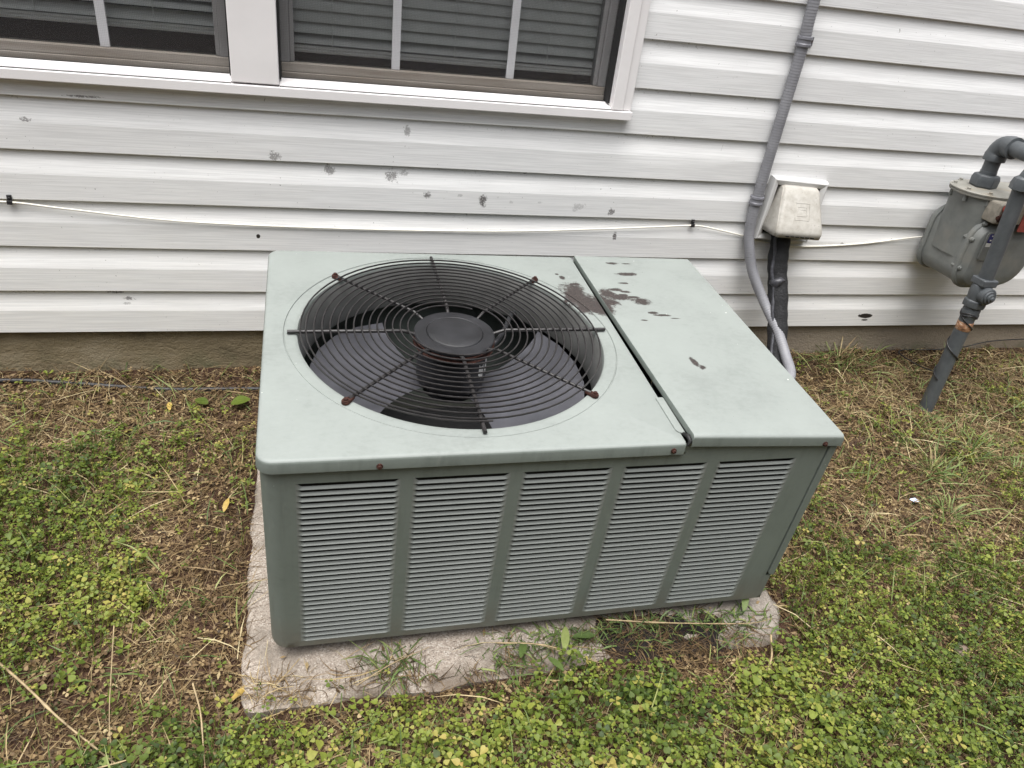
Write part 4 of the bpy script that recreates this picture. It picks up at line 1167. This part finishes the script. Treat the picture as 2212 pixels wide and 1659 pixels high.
# broken bits of dry leaf between the blades
x, y = sample(90000)
op = onpad(x, y, .0); k = (~op | (rng.random(len(x)) < .02))
x, y = x[k], y[k]; n = len(x)
tone = np.clip(rng.normal(.40, .22, n), 0, .85)*(1-.6*np.clip(blob(x, y, [(1.38, -.07, .32, .07, 1.0)]), 0, 1))
s_ = rng.uniform(.0018, .0050, n); a = rng.uniform(0, 2*np.pi, n)
z = surf(x, y)+rng.uniform(.001, .007, n)
ax_ = np.stack([np.cos(a), np.sin(a), rng.normal(0, .35, n)], -1)*(s_*rng.uniform(1, 2.2, n))[:, None]
bx_ = np.stack([-np.sin(a), np.cos(a), rng.normal(0, .35, n)], -1)*(s_*.7)[:, None]
C0 = np.stack([x, y, z], -1)
V = np.stack([C0-ax_, C0-bx_, C0+ax_, C0+bx_], 1).reshape(-1, 3)
F = np.arange(n*4).reshape(-1, 4)
tag(mesh_np('leaf_litter', V, F, 'dead_blade', np.repeat(tone, 4)), 'crumbled brown leaf bits scattered through the dead grass', 'leaf litter', kind='stuff')

# clover: three folded leaflets on a stalk
def clover(name, x, y, size, hgt, tone, label, cat, mat='clover_leaf'):
    n = len(x)
    lf = [(0, 0, 0), (0, .42, -.03), (0, .72, -.03), (0, .93, -.01), (-.22, .32, .05), (-.40, .60, .09), (-.40, .85, .07), (-.17, 1.01, .03), (.22, .32, .05), (.40, .60, .09), (.40, .85, .07), (.17, 1.01, .03)]
    lq = [(0, 1, 5, 4), (1, 2, 6, 5), (2, 3, 7, 6), (0, 8, 9, 1), (1, 9, 10, 2), (2, 10, 11, 3)]
    TV = []; TQ = []
    for k in range(3):
        a = 2*math.pi*k/3; c_, s2 = math.cos(a), math.sin(a)
        b = len(TV)
        for (u, v, w) in lf:
            v2 = v+.06
            TV.append((u*c_-v2*s2, u*s2+v2*c_, w))
        TQ += [tuple(b+i for i in q) for q in lq]
    TV = np.array(TV); TQ = np.array(TQ); nv = len(TV)
    yaw_ = rng.uniform(0, 2*np.pi, n); ta = rng.uniform(0, 2*np.pi, n); tilt = np.abs(rng.normal(0, .38, n))
    V = TV[None]*size[:, None, None]
    V = V*np.repeat(rng.uniform(.75, 1.12, (n, 3, 1)), 12, axis=1)
    droop = rng.normal(.10, .18, n)
    V[:, :, 2] -= droop[:, None]*(V[:, :, 0]**2+V[:, :, 1]**2)/size[:, None]
    c_, s2 = np.cos(yaw_)[:, None], np.sin(yaw_)[:, None]
    X = V[:, :, 0]*c_-V[:, :, 1]*s2; Y = V[:, :, 0]*s2+V[:, :, 1]*c_; Z = V[:, :, 2]
    # tilt about a horizontal axis
    ux, uy = np.cos(ta)[:, None], np.sin(ta)[:, None]
    d_ = X*ux+Y*uy; ct, st = np.cos(tilt)[:, None], np.sin(tilt)[:, None]
    d2 = d_*ct-Z*st; Z2 = d_*st+Z*ct
    X = X+(d2-d_)*ux; Y = Y+(d2-d_)*uy
    lean = hgt*rng.uniform(0, .7, n); la = rng.uniform(0, 2*np.pi, n)
    z0 = surf(x, y)
    tx, ty, tz = x+lean*np.cos(la), y+lean*np.sin(la), z0+hgt
    Vw = np.stack([X+tx[:, None], Y+ty[:, None], Z2+tz[:, None]], -1)
    # stalk ribbon
    sw = .0008
    sd_ = np.stack([-np.sin(la+1), np.cos(la+1), 0*la], -1)*sw
    B = np.stack([x, y, z0-.002], -1); Mid = np.stack([x+.3*(tx-x), y+.3*(ty-y), z0+.6*hgt], -1); Tp = np.stack([tx, ty, tz], -1)
    SV = np.stack([B-sd_, B+sd_, Mid-sd_, Mid+sd_, Tp-sd_*.6, Tp+sd_*.6], 1)
    allV = np.concatenate([Vw, SV], 1)
    tot = nv+6
    q = np.concatenate([TQ, np.array([[nv, nv+1, nv+3, nv+2], [nv+2, nv+3, nv+5, nv+4]])])
    F = ((np.arange(n)*tot)[:, None, None]+q[None]).reshape(-1, 4)
    leafl = np.repeat(rng.normal(0, .07, (n, 3)), 12, axis=1)
    tt = np.concatenate([tone[:, None]+leafl, np.repeat(tone[:, None]*.9+.1, 6, 1)], 1)
    return tag(mesh_np(name, allV.reshape(-1, 3), F, mat, np.clip(tt, 0, 1).ravel(), smooth=True), label, cat, kind='stuff')

x, y = sample(190000)
op = onpad(x, y, .012) & ~((np.abs(x-.25) < .55) & (y < -1.0) & (vnoise(x, y, 20, 61) > .66))
g_ = green(x, y)
k = (rng.random(len(x)) < np.clip((g_-.34)*.80, 0.035, .58)*np.where((y < -1.02) & (x < .95), .72, .85)) & ~op & (y < -.02)
x, y, g_ = x[k], y[k], g_[k]; n = len(x)
size = np.clip(rng.gamma(6, .00108, n), .0030, .0150)*(.15*(x < -.3)+.80+.50*np.clip((-y-.9)/.22, 0, 1)*(x < .95)+.25*np.clip((-y-.95)/.22, 0, 1)*(x >= .95))
hgt = rng.uniform(.006, .046, n)*np.clip(.5+g_*.5, .45, 1.25)
tone = np.clip(rng.normal(.46, .22, n)+(vnoise(x, y, 6, 62)-.5)*.6+(vnoise(x, y, 2.3, 63)-.5)*.3, 0, .93)
yl_ = rng.random(n) < .03; tone[yl_] = rng.uniform(.9, 1, yl_.sum())
clover('clover', x, y, size, hgt, tone, 'low green clover carpeting the yard around the pad', 'clover')

# withered clover in the thin places
x, y = sample(42000)
g_ = green(x, y)
k = (rng.random(len(x)) < np.clip(.55-np.abs(g_-.35)*.6, .05, .5)) & ~onpad(x, y, .005)
x, y = x[k], y[k]; n = len(x)
clover('withered_clover', x, y, rng.uniform(.004, .0095, n), rng.uniform(.004, .018, n), np.clip(rng.normal(.40, .20, n), 0, .78), 'withered tan clover leaves between the green patches', 'withered clover', 'dead_blade')

# green grass, thin and scattered; thicker along the wall by the riser
x, y = sample(34000)
op = onpad(x, y, .0)
pr = .14+.10*np.clip(green(x, y), 0, 1)+blob(x, y, [(1.72, -.06, .17, .06, .8), (1.87, -.46, .16, .10, .8), (1.70, -.57, .14, .08, .6), (1.60, -.72, .12, .07, .35), (2.3, -.4, .4, .3, .5), (.35, -1.12, .8, .1, .15), (-.22, -.35, .15, .2, .12), (1.5, -1.0, .5, .2, .1)])
k = (rng.random(len(x)) < pr) & (~op | (rng.random(len(x)) < .05))
x, y = x[k], y[k]; n = len(x)
blades('green_grass', 'green_blade', x, y, rng.uniform(0, 2*np.pi, n), rng.gamma(4, .0125, n)+.012, rng.uniform(.0012, .0034, n), np.clip(rng.normal(.55, .35, n), .02, 1.4), rng.normal(.7, .4, n), np.clip(rng.normal(.5, .25, n), 0, 1), 3, 0, .4)
tag(bpy.data.objects['green_grass'], 'thin scattered green grass blades among the clover', 'grass', kind='stuff')

# wilted weeds and stems heaped on the front of the pad
m_ = 620
cl = [(.56, -.955, .12, .020), (.76, -.960, .10, .026), (.84, -.965, .06, .020), (.12, -.975, .030, .025), (.36, -.985, .04, .028), (.48, -.96, .06, .02), (.25, -1.01, .12, .015)]
ci = rng.choice(len(cl), m_, p=[.24, .24, .1, .1, .12, .12, .08])
cc = np.array(cl)[ci]
x = cc[:, 0]+rng.normal(0, 1, m_)*cc[:, 2]; y = cc[:, 1]+rng.normal(0, 1, m_)*cc[:, 3]
k = (y < -.925) & (y > -1.06); x, y = x[k], y[k]; m_ = len(x)
blades('wilted_weeds', 'green_blade', x, y, rng.uniform(0, 2*np.pi, m_), rng.uniform(.012, .055, m_), rng.uniform(.0010, .0042, m_), np.clip(rng.normal(.35, .35, m_), -.1, 1.2), rng.uniform(.2, 1.3, m_), np.clip(rng.normal(.30, .28, m_), 0, 1), 3, .001, .8)
tag(bpy.data.objects['wilted_weeds'], 'wilted weeds and clippings heaped on the front of the concrete pad', 'weeds', kind='stuff')

# long pale straws thrown over everything
x, y = sample(2600)
op = onpad(x, y, .0) & (rng.random(len(x)) < .6)
k = ~op & (rng.random(len(x)) < .62)
x, y = x[k], y[k]; n = len(x)
blades('loose_straw', 'dead_blade', x, y, rng.uniform(0, 2*np.pi, n), rng.uniform(.05, .15, n), rng.uniform(.0010, .0024, n), rng.uniform(.02, .40, n), rng.uniform(.0, .7, n), np.clip(rng.normal(.83, .12, n), .4, 1), 3, .006, .35)
tag(bpy.data.objects['loose_straw'], 'long pale dry straws lying loose over the clover and dead grass', 'straw', kind='stuff')

# ------------------------------------------------------------------ single plants and odd bits
def stem(pts, r, label, nodes=(), taper=.5):
    P = smooth_path([(x, y, float(surf(np.array([x]), np.array([y]))[0])+h_) for x, y, h_ in pts], 6)
    rs = [r*(1-(1-taper)*i/(len(P)-1)) for i in range(len(P))]
    for nd in nodes:
        i = int(nd*(len(P)-1)); rs[i] *= 1.6
    o = MB().tube(P, rs, 7).build('dry_stalk', 'straw_stem', None, origin=P[0], smooth=60)
    return tag(o, label, 'dry stalk')
stem([(-.56, -.865, .020), (-.48, -.945, .026), (-.419, -1.005, .024), (-.36, -1.055, .020), (-.30, -1.105, .012)], .0024, 'thick jointed tan stalk lying across the lower left corner', (.42, .75))
stem([(-.355, -.86, .05), (-.345, -.95, .045), (-.338, -1.02, .035), (-.325, -1.09, .02)], .0011, 'long thin pale straw standing upright left of the pad', ())
stem([(-.215, -.976, .030), (-.198, -1.03, .035), (-.190, -1.08, .030), (-.182, -1.13, .02)], .0018, 'pale bent straw just left of the pad front corner', (.5,))
stem([(.90, -1.02, .02), (.880, -1.065, .016), (.838, -1.10, .014), (.785, -1.135, .010)], .0024, 'pale forked straw below the right end of the pad', (.4,))
stem([(.06, -1.015, .012), (.13, -.985, .022), (.20, -.95, .008)], .0013, 'thin olive stalk lying on the concrete pad front', ())
stem([(.33, -.955, .006), (.42, -.985, .022), (.52, -1.03, .016)], .0016, 'green brown stem trailing off the middle of the pad', (.5,))
stem([(.56, -.945, .020), (.68, -.975, .030), (.86, -.985, .018), (.93, -.975, .010)], .0016, 'long weed stem reaching across the dark soil to the pad corner', (.3, .6))

def leaf(pos, L, w, az, elev, tone, mat, label, name, cat, curl=.3, group=None, fold=.25):
    mb_v = []; n = 8
    x, y, h_ = pos
    z0 = float(surf(np.array([x]), np.array([y]))[0])+h_
    for i in range(n+1):
        t = i/n
        e = elev-curl*t
        px = x+math.cos(az)*L*t*math.cos(elev); py = y+math.sin(az)*L*t*math.cos(elev)
        pz = z0+L*t*math.sin(elev)-curl*L*t*t*.5
        hw = w*.5*(math.sin(math.pi*min(t*.93+.05, 1))**.8)
        sx_, sy_ = -math.sin(az), math.cos(az)
        mb_v += [(px-sx_*hw, py-sy_*hw, pz+hw*fold), (px, py, pz), (px+sx_*hw, py+sy_*hw, pz+hw*fold)]
    F = []
    for i in range(n):
        a = i*3
        F += [(a, a+1, a+4, a+3), (a+1, a+2, a+5, a+4)]
    o = mesh_np(name, mb_v, F, mat, [tone]*len(mb_v), origin=(x, y, z0), smooth=True)
    if label: tag(o, label, cat, group)
    return o
leaf((-.352, -.176, .012), .034, .013, 1.7, .25, .7, 'yellow_leaf', 'small yellow fallen leaf near the foundation left of the unit', 'fallen_leaf', 'fallen leaf')
leaf((-.195, -.560, .018), .036, .012, 1.3, .5, .4, 'yellow_leaf', 'yellow leaf standing beside the left edge of the pad', 'fallen_leaf', 'fallen leaf')
leaf((-.155, -1.000, .012), .045, .012, .7, .3, .1, 'yellow_leaf', 'curled orange brown leaf on the front left pad corner', 'fallen_leaf', 'fallen leaf')
leaf((.205, -1.195, .03), .03, .014, .4, .3, .8, 'yellow_leaf', 'yellow leaf among the clover at the bottom of the picture', 'fallen_leaf', 'fallen leaf')
leaf((-.205, -.175, .02), .050, .040, .2, .3, .35, 'clover_leaf', 'larger of two broad green weed leaves by the left rear of the unit', 'weed_leaf', 'leaf')
leaf((-.262, -.168, .015), .038, .030, 2.6, .25, .25, 'clover_leaf', 'smaller of two broad green weed leaves by the left rear of the unit', 'weed_leaf', 'leaf')
leaf((.385, -.965, .012), .050, .016, -2.0, .35, .25, 'green_blade', 'broad green leaf on the pad edge below the third louver panel', 'weed_leaf', 'leaf')
leaf((.470, -.955, .030), .058, .017, -1.9, .1, .75, 'green_blade', 'yellow green pointed leaf hanging over the middle of the pad', 'weed_leaf', 'leaf')
leaf((.485, -.965, .012), .050, .017, -.1, .15, .1, 'green_blade', 'dark green leaf lying flat on the middle of the pad', 'weed_leaf', 'leaf')
leaf((.875, -.952, .012), .052, .015, 1.1, .6, .55, 'green_blade', 'upright pointed green leaf near the right pad corner', 'weed_leaf', 'leaf')
leaf((.42, -1.01, .02), .05, .014, -1.2, .4, .3, 'green_blade', 'drooping green leaf over the front edge of the pad', 'weed_leaf', 'leaf')

def tuft(cx_, cy_, n, hgt_, spread, label, dry=.0):
    root = tag(empty('grass_tuft', (cx_, cy_, float(gz(cx_, cy_)))), label, 'grass tuft', 'grass tufts right of the unit')
    nn = n; a = rng.uniform(0, 2*np.pi, nn); r = np.abs(rng.normal(0, spread, nn))
    x = cx_+r*np.cos(a); y = cy_+r*np.sin(a)
    for (nm, kk, mt) in (('green_blades', rng.random(nn) > dry, 'green_blade'), ('dry_blades', None, 'dead_blade')):
        if kk is None: kk = ~kprev
        kprev = kk
        if kk.sum() == 0: continue
        m_ = int(kk.sum())
        o = blades(nm, mt, x[kk], y[kk], a[kk]+rng.normal(0, .5, m_), hgt_*rng.uniform(.5, 1.15, m_), rng.uniform(.002, .0042, m_), np.clip(rng.normal(.85, .3, m_), .1, 1.45), rng.uniform(.5, 1.4, m_), np.clip(rng.normal(.55, .2, m_), 0, 1), 3, 0, .3)
        o.parent = root; o.matrix_parent_inverse = Matrix.Translation(-root.location)
        o['kind'] = 'stuff'
tuft(1.66, -.575, 70, .075, .045, 'sprawling grass tuft with long pale blades, nearest the foot of the gas riser', .3)
tuft(1.86, -.50, 90, .07, .055, 'bushy grass tuft to the right of the gas riser foot', .25)
tuft(1.60, -.72, 60, .055, .028, 'small bright green grass tuft in the bare brown patch', .05)
tuft(1.70, -.045, 60, .10, .05, 'tall wispy grass tuft against the foundation behind the gas riser', .45)
tuft(1.93, -.60, 45, .055, .04, 'low grass tuft at the right edge of the picture', .2)

# a scrap of blue paper and two stones
sx0, sy0 = 1.511, -.689
mb = MB(); zb = float(gz(sx0, sy0))+.012
mb.add([(sx0-.014, sy0+.004, zb+.004), (sx0-.002, sy0-.006, zb), (sx0+.004, sy0+.006, zb+.006), (sx0+.013, sy0-.004, zb+.003), (sx0+.012, sy0+.006, zb+.001), (sx0-.006, sy0+.009, zb+.002)], [(0, 1, 2, 5), (1, 3, 4, 2)])
tag(mb.build('paper_scrap', 'paper_blue', None, origin=(sx0, sy0, zb)), 'tiny pale blue scrap of litter in the grass right of the unit', 'litter')
def stone(x, y, r, label):
    bm_ = bmesh.new(); bmesh.ops.create_icosphere(bm_, subdivisions=3, radius=r)
    for v in bm_.verts:
        f_ = 1+.35*(float(vnoise(v.co.x*40+x, v.co.y*40+v.co.z*30, 1.7, 71))-.5)
        v.co = Vector((v.co.x*f_*1.2, v.co.y*f_, v.co.z*f_*.6))
    me = bpy.data.meshes.new('stone'); bm_.to_mesh(me); bm_.free()
    me.polygons.foreach_set('use_smooth', [True]*len(me.polygons)); me.materials.append(MAT['stone_pink'])
    o = bpy.data.objects.new('stone', me); o.location = (x, y, float(gz(x, y))+r*.25); link(o)
    tag(o, label, 'stone')
stone(1.33, -1.10, .016, 'pinkish half buried stone in the clover at lower right')
